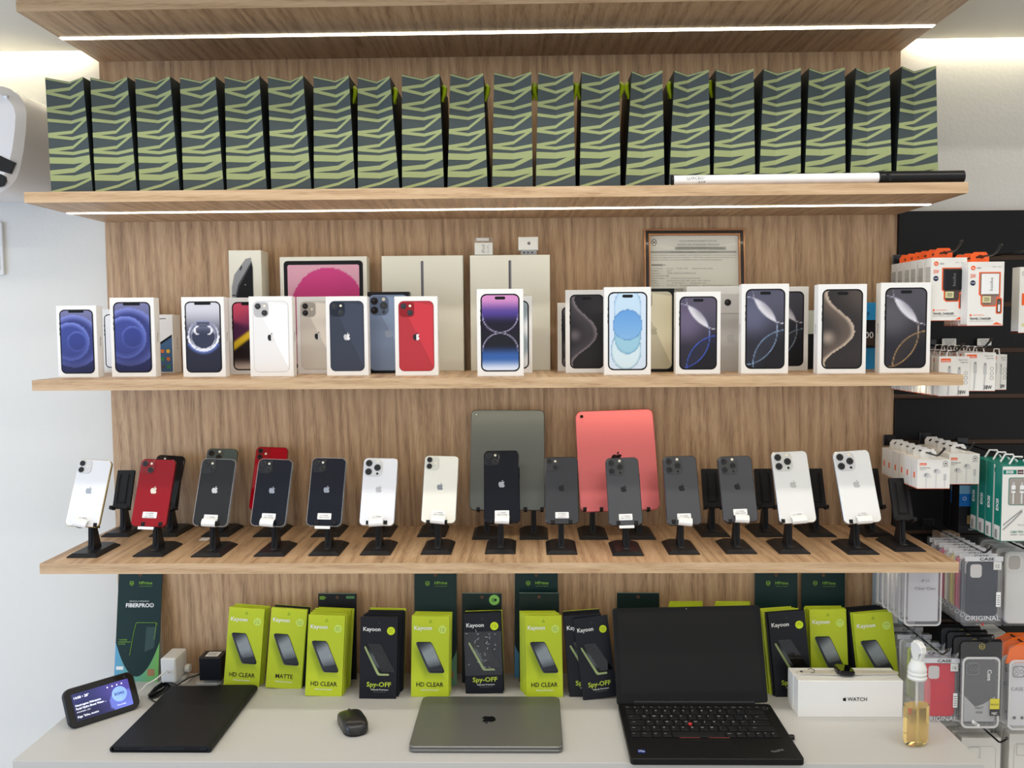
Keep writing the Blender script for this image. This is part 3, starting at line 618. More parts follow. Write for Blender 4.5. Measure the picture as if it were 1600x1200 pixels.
# ================================================================ PHONES AND STANDS ON THE LOWER SHELF
TILT = math.radians(22)
def make_stand(loc, label, group='black phone stands on the lower shelf'):
    r = root('phone_stand', label, 'phone stand', loc, group=group)
    ms = mat('stand_black', (27, 27, 29), .40, bump=.15, bscale=900)
    mb = MB(); c = .010; W2 = .033
    def octo(k, y0=0, y1=.120): return [(-W2+k, y0+k), (W2-k, y0+k), (W2-k, y1-k-c), (W2-k-c, y1-k), (-W2+k+c, y1-k), (-W2+k, y1-k-c)]
    p0, p1, p2 = octo(0), octo(.0003), octo(.0085); n = 6
    vs = [(x, y, .0) for x, y in p0]+[(x, y, .0025) for x, y in p1]+[(x, y, .0080) for x, y in p2]
    mb.add(vs, [tuple(range(n)), tuple(range(2*n, 3*n))]+[(j*n+i, j*n+(i+1) % n, (j+1)*n+(i+1) % n, (j+1)*n+i) for j in (0, 1) for i in range(n)], ms); mb.build('base', r)
    mb = MB(); mg = mat('stand_logo_grey', (120, 118, 116), .4)
    po, pi = circ(0, .030, .0062, 20, 1), circ(0, .030, .0050, 20, 1); po = [(x, .030+(y-.030)*.55) for x, y in po]; pi = [(x, .030+(y-.030)*.5) for x, y in pi]
    mb.add([(x, y, .0083) for x, y in po]+[(x, y, .0083) for x, y in pi], [(i, (i+1) % 20, 20+(i+1) % 20, 20+i) for i in range(20)], mg)
    mb.decalz(rect(-.003, .003, .0292, .0308), .0083, mg); mb.build('base_emblem', r, fix=False)
    mb = MB()
    vs = []
    for (hw, y0, y1, z) in ((.0068, .040, .076, .0078), (.0060, .043, .070, .028), (.0056, .044, .062, .055), (.0056, .040, .056, .076)): vs += [(-hw, y0, z), (hw, y0, z), (hw, y1, z), (-hw, y1, z)]
    mb.add(vs, [(0, 1, 2, 3), (12, 13, 14, 15)]+[(j*4+i, j*4+(i+1) % 4, j*4+4+(i+1) % 4, j*4+4+i) for j in range(3) for i in range(4)], ms)
    mb.add([(x*1.0, y-.0015, z) for x, y, z in [(-.0025, .0415, .012), (.0025, .0415, .012), (.0025, .0418, .060), (-.0025, .0418, .060)]], [(0, 1, 2, 3)], m_black); mb.build('post', r)
    TM = Matrix.Translation((0, .0375, .060)) @ Matrix.Rotation(-TILT, 4, 'X')
    mb = MB(); mb.T = TM; hw, H, th = .0215, .094, .0035
    # plate with two long recesses
    def strip(x0, x1, z0, z1, y=-.0012): mb.add([(x0, y, z0), (x1, y, z0), (x1, y, z1), (x0, y, z1)], [(0, 1, 2, 3)], ms)
    mb.slab(rrect(2*hw, H, .0035, 4, 0, H/2), .0012, .0012+th, ms, .0005)
    xs = [-hw+.0008, -.0130, -.0070, .0070, .0130, hw-.0008]; za, zb_ = .012, H-.012
    strip(xs[0], xs[1], .001, H-.001); strip(xs[2], xs[3], .001, H-.001); strip(xs[4], xs[5], .001, H-.001)
    for a, b in ((xs[1], xs[2]), (xs[3], xs[4])): strip(a, b, .001, za); strip(a, b, zb_, H-.001)
    mb.build('back_plate', r, fix=False)
    mb = MB(); mb.T = TM
    for a, b in ((xs[1], xs[2]), (xs[3], xs[4])): mb.slab(rrect(b-a, zb_-za, .0028, 4, (a+b)/2, (za+zb_)/2), .0004, .0011, m_black, .0002)
    mb.build('slots', r)
    for sx in (-1, 1):
        mb = MB(); mb.T = TM; mb.box(sx*.019-.0035, sx*.019+.0035, -.0125, .004, -.0035, .0015, m_black, .0008); mb.box(sx*.019-.0040, sx*.019+.0040, -.0150, -.0118, -.0035, .0050, m_black, .0012); mb.build('holding_clip', r)
    return r
first_stand = [None]
def stand(loc, label):
    if first_stand[0] is None: first_stand[0] = make_stand(loc, label); return first_stand[0]
    c = copy_tree(first_stand[0]); c.location = loc; c['label'] = label; return c
ZB = Z4+T
def phone(bx, by, tx, ty, wpx, yb, label, col, kind, logoc, rim=None, dy=.056, text=None, sticker=True, flap=None, case=False, bump=None, ultra=False, wood_=False, wid=None):
    P = at(bx, by, yb); Q = at(tx, ty, yb+dy); Q.x = P.x+(Q.x-P.x)
    M = frame(P, Q); H = (Q-P).length; w = wid or (at(bx+wpx/2, by, yb).x-at(bx-wpx/2, by, yb).x); t = .0080
    r = root('smartphone', label, 'smartphone', M=M, group='phones displayed on the lower shelf')
    mg = mat('phone_glass_%d_%d_%d' % col, col, .06 if kind != 'promatte' else .38, coat=.35 if kind != 'promatte' else .05, spec=.3)
    rimc = rim or tuple(int(c*.75+10) for c in col); mr = mat('phone_rim_%d_%d_%d' % rimc, rimc, .25, metal=.7)
    mb = MB(); mb.slab(rrect(w, H, .0105, 7, 0, H/2), 0, t, mr, .0012); mb.slab(rrect(w-.0022, H-.0022, .0095, 7, 0, H/2), -.0004, .002, mg, .0003)
    mb.build('body', r, smooth=True)
    mb = MB(); mb.logo(.0, H*.535, w*.205, mat('phone_logo_%d_%d_%d' % logoc, logoc, .25, metal=.2), -.0007); mb.build('logo', r, fix=False, label='fruit emblem on the phone back')
    mb = MB(); x0 = -w/2
    for a, b in ((.70, .06), (.60, .09)): mb.box(w/2-.0002, w/2+.0006, .003, .0055, H*a, H*(a+b), mr, .0002)
    mb.build('side_buttons', r)
    pro = kind.startswith('pro'); s = w*(.52 if pro else .40); cx, cz = x0+w*.035+s/2, H-w*.035-s/2
    bc = bump or tuple(int(c*.92) for c in col); mb_ = mat('phone_bump_%d_%d_%d' % bc, bc, .15, coat=.5)
    mb = MB(); mb.slab(rrect(s, s, s*.27, 6, cx, cz), -.0018, 0, mb_, .0006)
    mod = mb.build('camera_module', r, smooth=True)
    if pro: LS = [(-.24, .24), (-.24, -.24), (.24, 0)]; fl = (.25, .36); rr = s*.185
    elif kind == 'vert': LS = [(-.20, .24), (-.20, -.24)]; fl = (.24, .02); rr = s*.20
    else: LS = [(-.22, .22), (.22, -.22)]; fl = (.22, .24); rr = s*.205
    for a, b in LS:
        mb = MB(); X, Zz = cx+a*s, cz+b*s
        mb.slab(circ(X, Zz, rr, 20), -.0034, -.0016, mat('lens_barrel', (48, 48, 52) if sum(col) < 330 else (70, 72, 76), .2, metal=.5), .0004); mb.decal(circ(X, Zz, rr*.80, 20), -.0037, mat('lens_glass', (8, 8, 11), .04, coat=1)); mb.decal(circ(X, Zz, rr*.30, 12), -.0039, mat('lens_core', (34, 36, 46), .1))
        mb.build('camera_lens', mod)
    mb = MB(); mb.slab(circ(cx+fl[0]*s, cz+fl[1]*s, rr*.42, 14), -.0022, -.0016, mat('flash_cream', (236, 228, 205), .4)); 
    if pro: mb.slab(circ(cx+.25*s, cz-.34*s, rr*.36, 14), -.0022, -.0016, mat('lens_black', (10, 10, 13), .1))
    mb.build('flash', mod)
    if ultra or case:
        mb = MB(); o = rrect(w+.0016, H+.0016, .0115, 7, 0, H/2); i = rrect(w-.0012, H-.0012, .0100, 7, 0, H/2)
        mc = mat('case_clear', (210, 212, 214), .1, alpha=.35, coat=.5)
        mb.ring(o, i, -.0012, mc); n = len(o); mb.add([(x, -.0012, z) for x, z in o]+[(x, .009, z) for x, z in o], [(k, (k+1) % n, n+(k+1) % n, n+k) for k in range(n)], mc)
        mb.build('clear_case', r, smooth=True, fix=False)
    if sticker:
        mb = MB(); sz = H*(.125 if sticker is True else sticker); sx = .0
        mb.slab(rrect(w*.40, .0135, .0015, 3, sx, sz), -.0009, -.0003, m_white)
        lines = text or ('11 128GB', '100% 1199,00')
        for k, l in enumerate(lines): mb.text(l, sx, sz+.0024-.0042*k-(.0016 if len(lines) == 2 else 0), .0021, m_ink, y=-.0011, width=min(w*.33, .0013*len(l)+.006))
        mb.build('price_sticker', r, fix=False, label='small white price sticker near the bottom')
    if flap == 'fold':
        mb = MB(); mb.T = Matrix.Translation((0, -.004, .0025)) @ Matrix.Rotation(random.uniform(-.10, .14), 4, 'Y')
        hw = w*.20; seg = []
        prof = [(-.0005, .013), (-.005, .011), (-.0085, .006), (-.009, .0), (-.006, -.004), (.002, -.0045)]
        vs = [(sx_*hw, y, z) for y, z in prof for sx_ in (-1, 1)]; mb.add(vs, [(2*i, 2*i+1, 2*i+3, 2*i+2) for i in range(5)], m_white); mb.build('folded_label', r, smooth=True, fix=False, label='white paper label folded under the bottom edge')
    elif flap == 'flat':
        mb = MB(); mb.slab(rect(-w*.22, w*.22, -.0075, -.0015), -.010, -.0094, m_white); mb.add([(-w*.22, -.010, -.0015), (w*.22, -.010, -.0015), (w*.2, 0, -.0006), (-w*.2, 0, -.0006)], [(0, 1, 2, 3)], m_white); mb.build('folded_label', r, fix=False, label='white paper label hanging below the bottom edge')
    return r
RED, GRA, MID, WHT, CRM, GRY, NAT = (150, 18, 32), (40, 41, 44), (16, 20, 34), (236, 237, 240), (238, 236, 224), (74, 75, 78), (60, 60, 62)
LGR = (205, 205, 208)
# front row: (FLx, FRx, baseY) then phone
FR = [
 (104, 151, 872, (127, 823, 149.5, 718, 54), 'white phone with gold rim and streaky reflections, leftmost in the front row', WHT, 'vert', (170, 178, 190), dict(rim=(200, 180, 130), flap='fold', sticker=.115)),
 (207, 254, 870.5, (231, 823, 248.5, 717.5, 56), 'glossy red phone in the front row, between white and graphite phones', RED, 'diag', (235, 225, 210), dict(sticker=.17, flap='flat', text=('12 128GB', '11 VISTA', '88% 2199,00'))),
 (298, 345, 871, (327.5, 822, 343, 717.5, 54), 'graphite phone in a clear case in the front row, before the green-grey phone', GRA, 'diag', LGR, dict(case=True, flap='fold', sticker=.12)),
 (396, 444, 870, (418, 822, 431.5, 718, 54), 'midnight phone with a folded white label standing before the red phone at the back', MID, 'diag', (150, 156, 170), dict(case=True, flap='fold', sticker=.14)),
 (481, 530, 869, (505.5, 822, 515, 716, 54), 'midnight phone in a clear case, right of the one before the back red phone', MID, 'diag', (150, 156, 170), dict(case=True, flap='flat', sticker=.14)),
 (563, 609, 868, (588, 821.5, 595.5, 715.5, 55), 'white phone with three dark lenses left of the cream phone', WHT, 'pro', (190, 190, 194), dict(flap='fold', sticker=.12)),
 (658, 704, 867, (684.5, 817.5, 690.5, 712, 54.5), 'cream white phone with two stacked lenses in the front row', CRM, 'vert', (140, 144, 152), dict(flap='fold', sticker=.14)),
 (757.5, 805.5, 866, (784.5, 817.5, 783.5, 704, 56.5), 'tall midnight blue phone in front of the grey tablet', (12, 15, 27), 'diag', (168, 170, 176), dict(flap='fold', sticker=.13)),
 (854, 902.5, 867, (878.5, 819, 876.5, 714, 53), 'dark grey phone with two lenses in front of the gap between the tablets', (62, 63, 66), 'diag', (24, 24, 27), dict(sticker=.13, text=('15 128GB', '11 VISTA', '3699,00 x1'))),
 (959, 1005, 869, (978.5, 821, 971.2, 715, 53), 'grey phone with three lenses in front of the pink tablet', GRY, 'promatte', (28, 28, 31), dict(sticker=.12, flap='flat')),
 (1045, 1094, 867, (1070, 820.5, 1061, 712.5, 54), 'grey three-lens phone just right of the pink tablet', GRY, 'promatte', (28, 28, 31), dict(flap='fold', sticker=.12)),
 (1136, 1182, 866, (1158.5, 816, 1146.8, 712.5, 54.5), 'grey three-lens phone between two empty stands', GRY, 'promatte', (24, 24, 27), dict(flap='fold', sticker=.15)),
 (1218, 1267, 866, (1248, 817.5, 1232, 705, 58), 'silver white three-lens phone right of the grey phones', (232, 232, 228), 'promatte', (196, 196, 194), dict(flap='fold', sticker=.11, bump=(214, 213, 208))),
 (1326, 1374, 867, (1349.5, 817.5, 1328.7, 704, 59), 'silver white three-lens phone at the right end of the phone row', (236, 236, 233), 'promatte', (198, 198, 198), dict(flap='fold', sticker=.12, bump=(218, 218, 218)))]
for fl, fr, fy, (bx, by, tx, ty, wp), lab, col, kind, lg, kw in FR:
    P = on((fl+fr)/2, fy, ZB)
    stand((P.x, P.y, ZB), 'black stand holding the ' + ' '.join(lab.split(',')[0].split()[:11]))
    phone(bx, by, tx, ty, wp, P.y+.0245, lab, col, kind, lg, **kw)
BRW = [
 (249, 797, 267.5, 711.5, 46, (232.5, 276), 'black phone on the back row half hidden by the glossy red phone', (13, 14, 18), 'diag', (30, 30, 34)),
 (335, 797, 348, 701, 49, (313, 358), 'dark green-grey three-lens phone behind the graphite phone in clear case', (82, 92, 88), 'pro', (60, 66, 64)),
 (413.5, 797.5, 425.5, 698.5, 51, (393, 440), 'bright red phone with two stacked lenses on the back row', (170, 12, 30), 'vert', (120, 10, 20))]
for bx, by, tx, ty, wp, (fl, fr), lab, col, kind, lg in BRW:
    P = on((fl+fr)/2, 839.3, ZB); stand((P.x, P.y, ZB), 'black stand on the back row holding the ' + lab.split(' phone')[0]+' phone')
    Pb = at(bx, by, P.y+.0245); phone(bx, by, tx, ty, wp, P.y+.0245, lab, col, kind, lg, sticker=False)
for fl, fr, lab in ((159, 199.5, 'empty black stand on the back row at the left, between white and red phones'), (485, 530, 'black stand on the back row behind the midnight phone in a clear case'), (566, 611, 'black stand on the back row behind the white three-lens phone'), (651, 696, 'black stand on the back row behind the cream phone'),
    (739, 780, 'black stand under the left half of the grey tablet'), (812.5, 856, 'black stand under the right half of the grey tablet'), (906, 950.5, 'black stand under the left half of the pink tablet'), (980, 1025, 'black stand under the right half of the pink tablet'),
    (1097, 1141, 'empty black stand between the two rightmost grey phones'), (1182, 1226, 'empty black stand left behind the first silver white phone'), (1262, 1307.5, 'empty black stand between the two silver white phones'), (1352, 1397, 'empty black stand right behind the last silver white phone')):
    P = on((fl+fr)/2, 839.5 if not 730 < fl < 1030 else 843.5, ZB); stand((P.x, P.y, ZB), lab)
P = on(1423, 862.5, ZB); stand((P.x, P.y, ZB), 'empty black stand at the right end of the shelf, in front')
def tablet(bx, by, tx, ty, w, yb, dy, label, col, top, lensr, logoc):
    P, Q = at(bx, by, yb), at(tx, ty, yb+dy); M = frame(P, Q); H = (Q-P).length
    r = root('tablet', label, 'tablet', M=M)
    m = mat('tablet_alu_%d' % col[0], col, .36, metal=.6)
    mb = MB(); mb.slab(rrect(w, H, top, 8, 0, H/2), 0, .007, m, .0016); mb.build('body', r, smooth=True)
    mb = MB(); x, z = -w/2+.0125, H-.0125
    if lensr > .003: mb.slab(circ(x+.002, z-.001, .0068, 24), -.0012, .0005, m, .0004); x += .002; z -= .001
    mb.slab(circ(x, z, lensr, 20), -.0018, .0005, mat('lens_glass', (8, 8, 11), .04, coat=1), .0003); 
    if lensr > .003: mb.decal(circ(x, z-.014, .0006, 8), -.0003, m_ink)
    mb.build('camera_lens', r, smooth=True)
    mb = MB(); mb.logo(0, H*.515, .030, mat('tablet_logo_%d' % col[0], logoc, .15, metal=.6), -.0004); mb.build('logo', r, fix=False)
    return r
tablet(792.3, 797.5, 793.5, 640.5, .1745, -.112, .075, 'grey tablet seen from the back, standing on two stands', (112, 116, 112), .011, .0022, (20, 20, 22))
tablet(969.3, 798.5, 959.3, 640.5, .1840, -.112, .075, 'coral pink tablet seen from the back, standing on two stands', (240, 128, 130), .014, .0040, (40, 14, 18))
# loose white label on the shelf under the third stand
P = on(325, 835, ZB+.009)
mb = MB(); mb.slabz(rect(-.010, .010, -.012, .012), 0, .0006, m_white); o = mb.build('paper_label'); o.location = (P.x-.004, -.132, ZB+.0001); tag(o, 'small white paper label lying on the shelf below the graphite phone', 'label')

# ================================================================ ON THE COUNTER: SCREEN PROTECTOR PACKETS
LIME, LIMD, DARK = (192, 208, 46), (130, 150, 34), (27, 29, 37)
def shear(p_tl, p_tr, p_bl):   # maps a unit square (-.5..+.5) to a parallelogram on the packet front
    ax, az = p_tr[0]-p_tl[0], p_tr[1]-p_tl[1]; bx, bz = p_tl[0]-p_bl[0], p_tl[1]-p_bl[1]
    cx, cz = (p_tr[0]+p_bl[0])/2, (p_tr[1]+p_bl[1])/2
    return Matrix(((ax, 0, bx, cx), (0, 1, 0, 0), (az, 0, bz, cz), (0, 0, 0, 1)))
def scr_waves(lo, hi, top=False):
    def f(u, q, a):
        c = lerp(lo, hi, ss(.05, .45, q+.25*u)*ss(1.05, .55, q+.1*u))
        if q+.28*u > .62: c = lerp(c, (205, 212, 214), .28*max(0, math.sin((q+.22*u*u)*95))*ss(.6, .75, q+.28*u))
        if q > .88-.12*u: c = lerp(c, lo, .8)
        return c
    return f
m_pl = mat('packet_phone_rim', (66, 70, 78), .3); m_pd = mat('packet_phone_rim_dark', (14, 15, 18), .3); m_pg = mat('packet_phone_green_side', (160, 176, 120), .3)
m_pkdark = mat('dark_packet_card', DARK, .36, spec=.3); m_txl = mat('packet_lime_ink', (186, 204, 70), .4); m_pks = mat('sticker_mint', (205, 230, 110), .4); m_pky = mat('sticker_yellow', (214, 235, 40), .4)
def packet_front(r, w, h, kind, sub, stick, crumple=False):
    lime = kind != 'Spy-OFF'
    y = -.0003
    mb = MB()
    if lime:
        def bg(u, q, a):
            d = 1.0
            uu = (u-.40-.95*(q-.53))/.26; vv = (q-.53)/.23
            k = ss(1.35, .45, max(abs(uu), abs(vv)))*ss(.30, .5, q)
            return lerp(LIME, LIMD, k*.75)
        mb.art(bg, w-.0004, h-.0004, 0, h/2, y+.0001, .0005, 26, 52)
    P = lambda u, q: (-w/2+u*w, h-q*h)
    tl, tr, bl = P(.14, .325), P(.50, .325), P(.48, .685)
    if lime:
        mb.T = shear(P(.10, .325), P(.52, .325), P(.465, .705)); mb.slab(rrect(1, 1, .10, 5, 0, 0), y-.0001, y+.0001, m_pl)
        mb.T = shear(P(.135, .32), P(.53, .32), P(.505, .695)); mb.slab(rrect(1, 1, .10, 5, 0, 0), y-.0003, y, m_pd); mb.art(scr_waves((44, 48, 54), (150, 158, 162)), .93, .95, 0, 0, y-.0005, .08, 16, 34)
    else:
        mb.T = shear(P(.09, .36), P(.42, .36), P(.48, .715)); mb.slab(rrect(1, 1, .10, 5, 0, 0), y-.0001, y+.0001, m_pg)
        mb.T = shear(P(.13, .345), P(.47, .345), P(.53, .69)); mb.slab(rrect(1, 1, .08, 5, 0, 0), y-.0003, y, m_pd); mb.art(scr_waves((14, 15, 18), (92, 98, 102)), .93, .95, 0, 0, y-.0005, .08, 16, 34)
        mb.T = shear(P(.19, .325), P(.55, .325), P(.60, .67)); mb.slab(rrect(1, 1, .08, 5, 0, 0), y-.0007, y-.0005, mat('packet_film', (12, 12, 15), .08, coat=.6, alpha=.75))
    mb.T = None
    mb.text('Kayoon', -w*.43, h*.830, .0090, m_wink, y=y-.0003, align='l', bold=.018, width=w*.47)
    # triangular hang hole
    mb.decal([(-.0045, h*.915), (.0045, h*.915), (.0012, h*.955), (-.0012, h*.955)], y-.0002, mat('hole_line_lime', (158, 182, 40), .5) if lime else mat('hole_line_dark', (40, 42, 50), .5))
    sx, sz, sr = w*.32, h*.835, w*.108
    mb.decal(circ(sx, sz, sr, 24), y-.0002, m_pks if lime else m_pky)
    for k, l in enumerate(stick): mb.text(l, sx, sz+.0022-.0034*k, .0017, m_ink, y=y-.0005, width=sr*1.15)
    if lime:
        mb.text(kind, 0, h*.128, .0098, m_ink, y=y-.0003, width=w*(.72 if kind != 'MATTE' else .48), bold=.016)
        mb.text('Película Premium', .0, h*.078, .0034, m_wink, y=y-.0003, width=w*.46, bold=.01)
    else:
        mb.text(kind, .002, h*.150, .0102, m_txl, y=y-.0003, width=w*.66, bold=.02)
        mb.text('Película Premium', .004, h*.105, .0032, m_wink, y=y-.0003, width=w*.46, bold=.01); mb.text('PRIVACIDADE 180', .004, h*.080, .0020, m_greyink, y=y-.0003, width=w*.33)
    mb.build('front_print', r, fix=False)
    if crumple:
        mb = MB(); rnd = random.Random(3)
        for k in range(26):
            a, b = rnd.uniform(.08, .92), rnd.uniform(.22, .72); L_ = rnd.uniform(.02, .09); an = rnd.uniform(0, 3.1); p0 = P(a, b)
            pts = [(p0[0]+L_*w*math.cos(an+rnd.uniform(-.4, .4))*t, p0[1]+L_*w*math.sin(an)*t) for t in (0, 1)]
            nx_, nz_ = -math.sin(an)*.0003, math.cos(an)*.0003
            mb.add([(pts[0][0]-nx_, -.0012, pts[0][1]-nz_), (pts[1][0]-nx_, -.0016, pts[1][1]-nz_), (pts[1][0]+nx_, -.0016, pts[1][1]+nz_), (pts[0][0]+nx_, -.0012, pts[0][1]+nz_)], [(0, 1, 2, 3)], m_wink)
        mb.slab(rrect(w*1.0, h*.54, .003, 3, 0, h*.50), -.0011, -.0009, mat('shrink_film', (220, 222, 225), .08, alpha=.03, coat=.6)); mb.build('shrink_film', r, fix=False, label='crinkled clear film over the front')
def packet_body(name, w, h, m, parent=None):
    mb = MB(); mb.slab(rect(-w/2, w/2, 0, h), 0, .0026, m, .0003); return mb.build(name, parent)
def pframe(bl, br, by, tl, tr, ty, dy=.022, z=None, y=None):
    z = ZD if z is None else z
    P = on((bl+br)/2, by, z) if y is None else at((bl+br)/2, by, y)
    P.z = max(P.z, z); Q = at((tl+tr)/2, ty, P.y+dy)
    x1 = at(br, by, P.y); x0 = at(bl, by, P.y)
    M = frame(P, Q); return M, x1.x-x0.x, (Q-P).length, P
def stack(bl, br, by, tl, tr, ty, kind, stick, label, behind, what, crumple=False, dy=.022, stepx=0, gap=.0062, xo=0, y=None):
    M, w, h, P = pframe(bl, br, by, tl, tr, ty, dy, y=y)
    if abs(br-bl) > 1 and (by != ty) and abs(tl-bl) > 0: pass
    r = root('screen_protector_packet', label, 'packet', M=M)
    packet_body('sleeve', w, h, m_lime if kind != 'Spy-OFF' else m_pkdark, r); packet_front(r, w, h, kind, stick, stick, crumple)
    protos = {}; yy = 0
    for i, c in enumerate(behind):
        yy += gap*random.uniform(.75, 1.2)
        m = {'L': m_lime, 'D': m_pkdark}[c]
        if c not in protos: o = packet_body('screen_protector_packet', w, h, m); protos[c] = o
        else: o = protos[c].copy(); C.objects.link(o)
        Mi = Matrix.Translation((stepx*(i+1)+random.uniform(-.0022, .0022)+xo, yy, .0003)) @ M @ Matrix.Rotation(random.uniform(-.010, .010), 4, 'Y') @ Matrix.Scale(random.uniform(.988, 1.006), 4, Vector((0, 0, 1)))
        o.matrix_world = Mi
        cn = 'lime green' if c == 'L' else 'black'
        tag(o, '%s screen protector packet stacked behind the %s' % (cn, what), 'packet', '%s packets behind the %s' % (cn, what))
    return r
st3 = ('iP', '16 Pro Max', '15 Plus')
stack(349, 404.7, 1073.5, 358.7, 413.7, 950, 'HD CLEAR', ('iP 15', '14 Pro', '16'), 'lime packet reading HD CLEAR at the left end, beside the black plug adapter', 'LLLL', 'leftmost HD CLEAR packet', stepx=.0012)
stack(414.4, 470.7, 1076, 423.8, 480.6, 951, 'MATTE', ('iP 15', '14 Pro', '16'), 'lime packet reading MATTE', 'LDDL', 'MATTE packet', stepx=.0012)
stack(476.5, 534, 1088, 482.5, 539, 961, 'HD CLEAR', st3, 'lime packet reading HD CLEAR between the MATTE packet and the black Spy-OFF stack', 'LLLLLLLLL', 'HD CLEAR packet next to MATTE', stepx=.0008, gap=.0068)
stack(561, 619, 1092, 564, 622, 964.5, 'Spy-OFF', st3, 'black packet reading Spy-OFF above the computer mouse', 'DDDDDDDDDL', 'Spy-OFF packet above the mouse', stepx=.0010, gap=.0066)
stack(642, 701, 1089, 643.5, 702, 962.7, 'HD CLEAR', ('iP 14 Pro', '15', '16'), 'lime packet reading HD CLEAR behind the left side of the closed laptop', 'LLLLL', 'HD CLEAR packet with the white hang hole', stepx=.0003, gap=.0065)
r = stack(728, 786.5, 1084, 723, 783, 958, 'Spy-OFF', ('iP 14 Pro', '15', '16'), 'black Spy-OFF packet in crinkled clear film behind the closed laptop', 'DDDL', 'film-wrapped Spy-OFF packet', crumple=True, gap=.006)
stack(822.6, 880, 1089.5, 820, 877.5, 962, 'HD CLEAR', ('iP', '15 Pro Max', '16 Plus'), 'lime packet reading HD CLEAR at the right end of the closed laptop', 'LLLLLL', 'rightmost HD CLEAR stack', stepx=-.0022, gap=.0062)
stack(890, 948, 1089, 880, 938, 961, 'Spy-OFF', st3, 'black Spy-OFF packet mostly covered by the tilted one before it', 'DDDDDL', 'half covered Spy-OFF packet', gap=.0068, stepx=.0002)
M, w, h, P = pframe(910.7, 965, 1093, 897, 950, 967, .028, y=None)
P2 = on(938, 1093, ZD); Q2 = at(922.5, 966, P2.y+.028); M = frame(P2, Q2, (1, .10, 0)); h = (Q2-P2).length
r = root('screen_protector_packet', 'tilted black Spy-OFF packet leaning left beside the open laptop', 'packet', M=Matrix.Translation((0, 0, .003)) @ M); packet_body('sleeve', w, h, m_pkdark, r); packet_front(r, w, h, 'Spy-OFF', st3, st3)
stack(1212, 1270, 1089, 1199.5, 1257, 955.5, 'Spy-OFF', ('iP', '16 Pro Max'), 'black Spy-OFF packet between the open laptop and the watch box', 'DLLL', 'Spy-OFF packet right of the open laptop', stepx=-.0060, gap=.007)
stack(1269, 1327, 1084, 1263.5, 1322.7, 952, 'HD CLEAR', ('15 / 16 Pro',), 'lime packet standing behind the watch on the white box', 'LLLL', 'lime packet behind the watch', stepx=-.0008, gap=.007)
stack(1346, 1408, 1090, 1332, 1394, 957, 'HD CLEAR', ('15 / 16 Pro',), 'lime packet behind the spray bottle at the right end of the row', 'LDDDDD', 'rightmost lime packet', stepx=-.0022, gap=.0075)
for bl, br, lab in ((1046, 1098, 'lime packet top showing above the open laptop, near its middle'), (1118, 1172, 'lime packet top showing above the open laptop, near its right corner')):
    for k in range(2):
        M, w, h, P = pframe(bl, br, 1062, bl-1, br-1, 944, .015, y=-.055+.008*k); P.z = ZD
        M.translation.z = ZD+.0002; o = packet_body('screen_protector_packet', w, at(bl, 944, -.045).z-ZD+k*.003, m_lime); o.matrix_world = Matrix.Translation((.002*k, 0, 0)) @ M; tag(o, lab if k == 0 else lab.replace('lime packet', 'second lime packet'), 'packet')
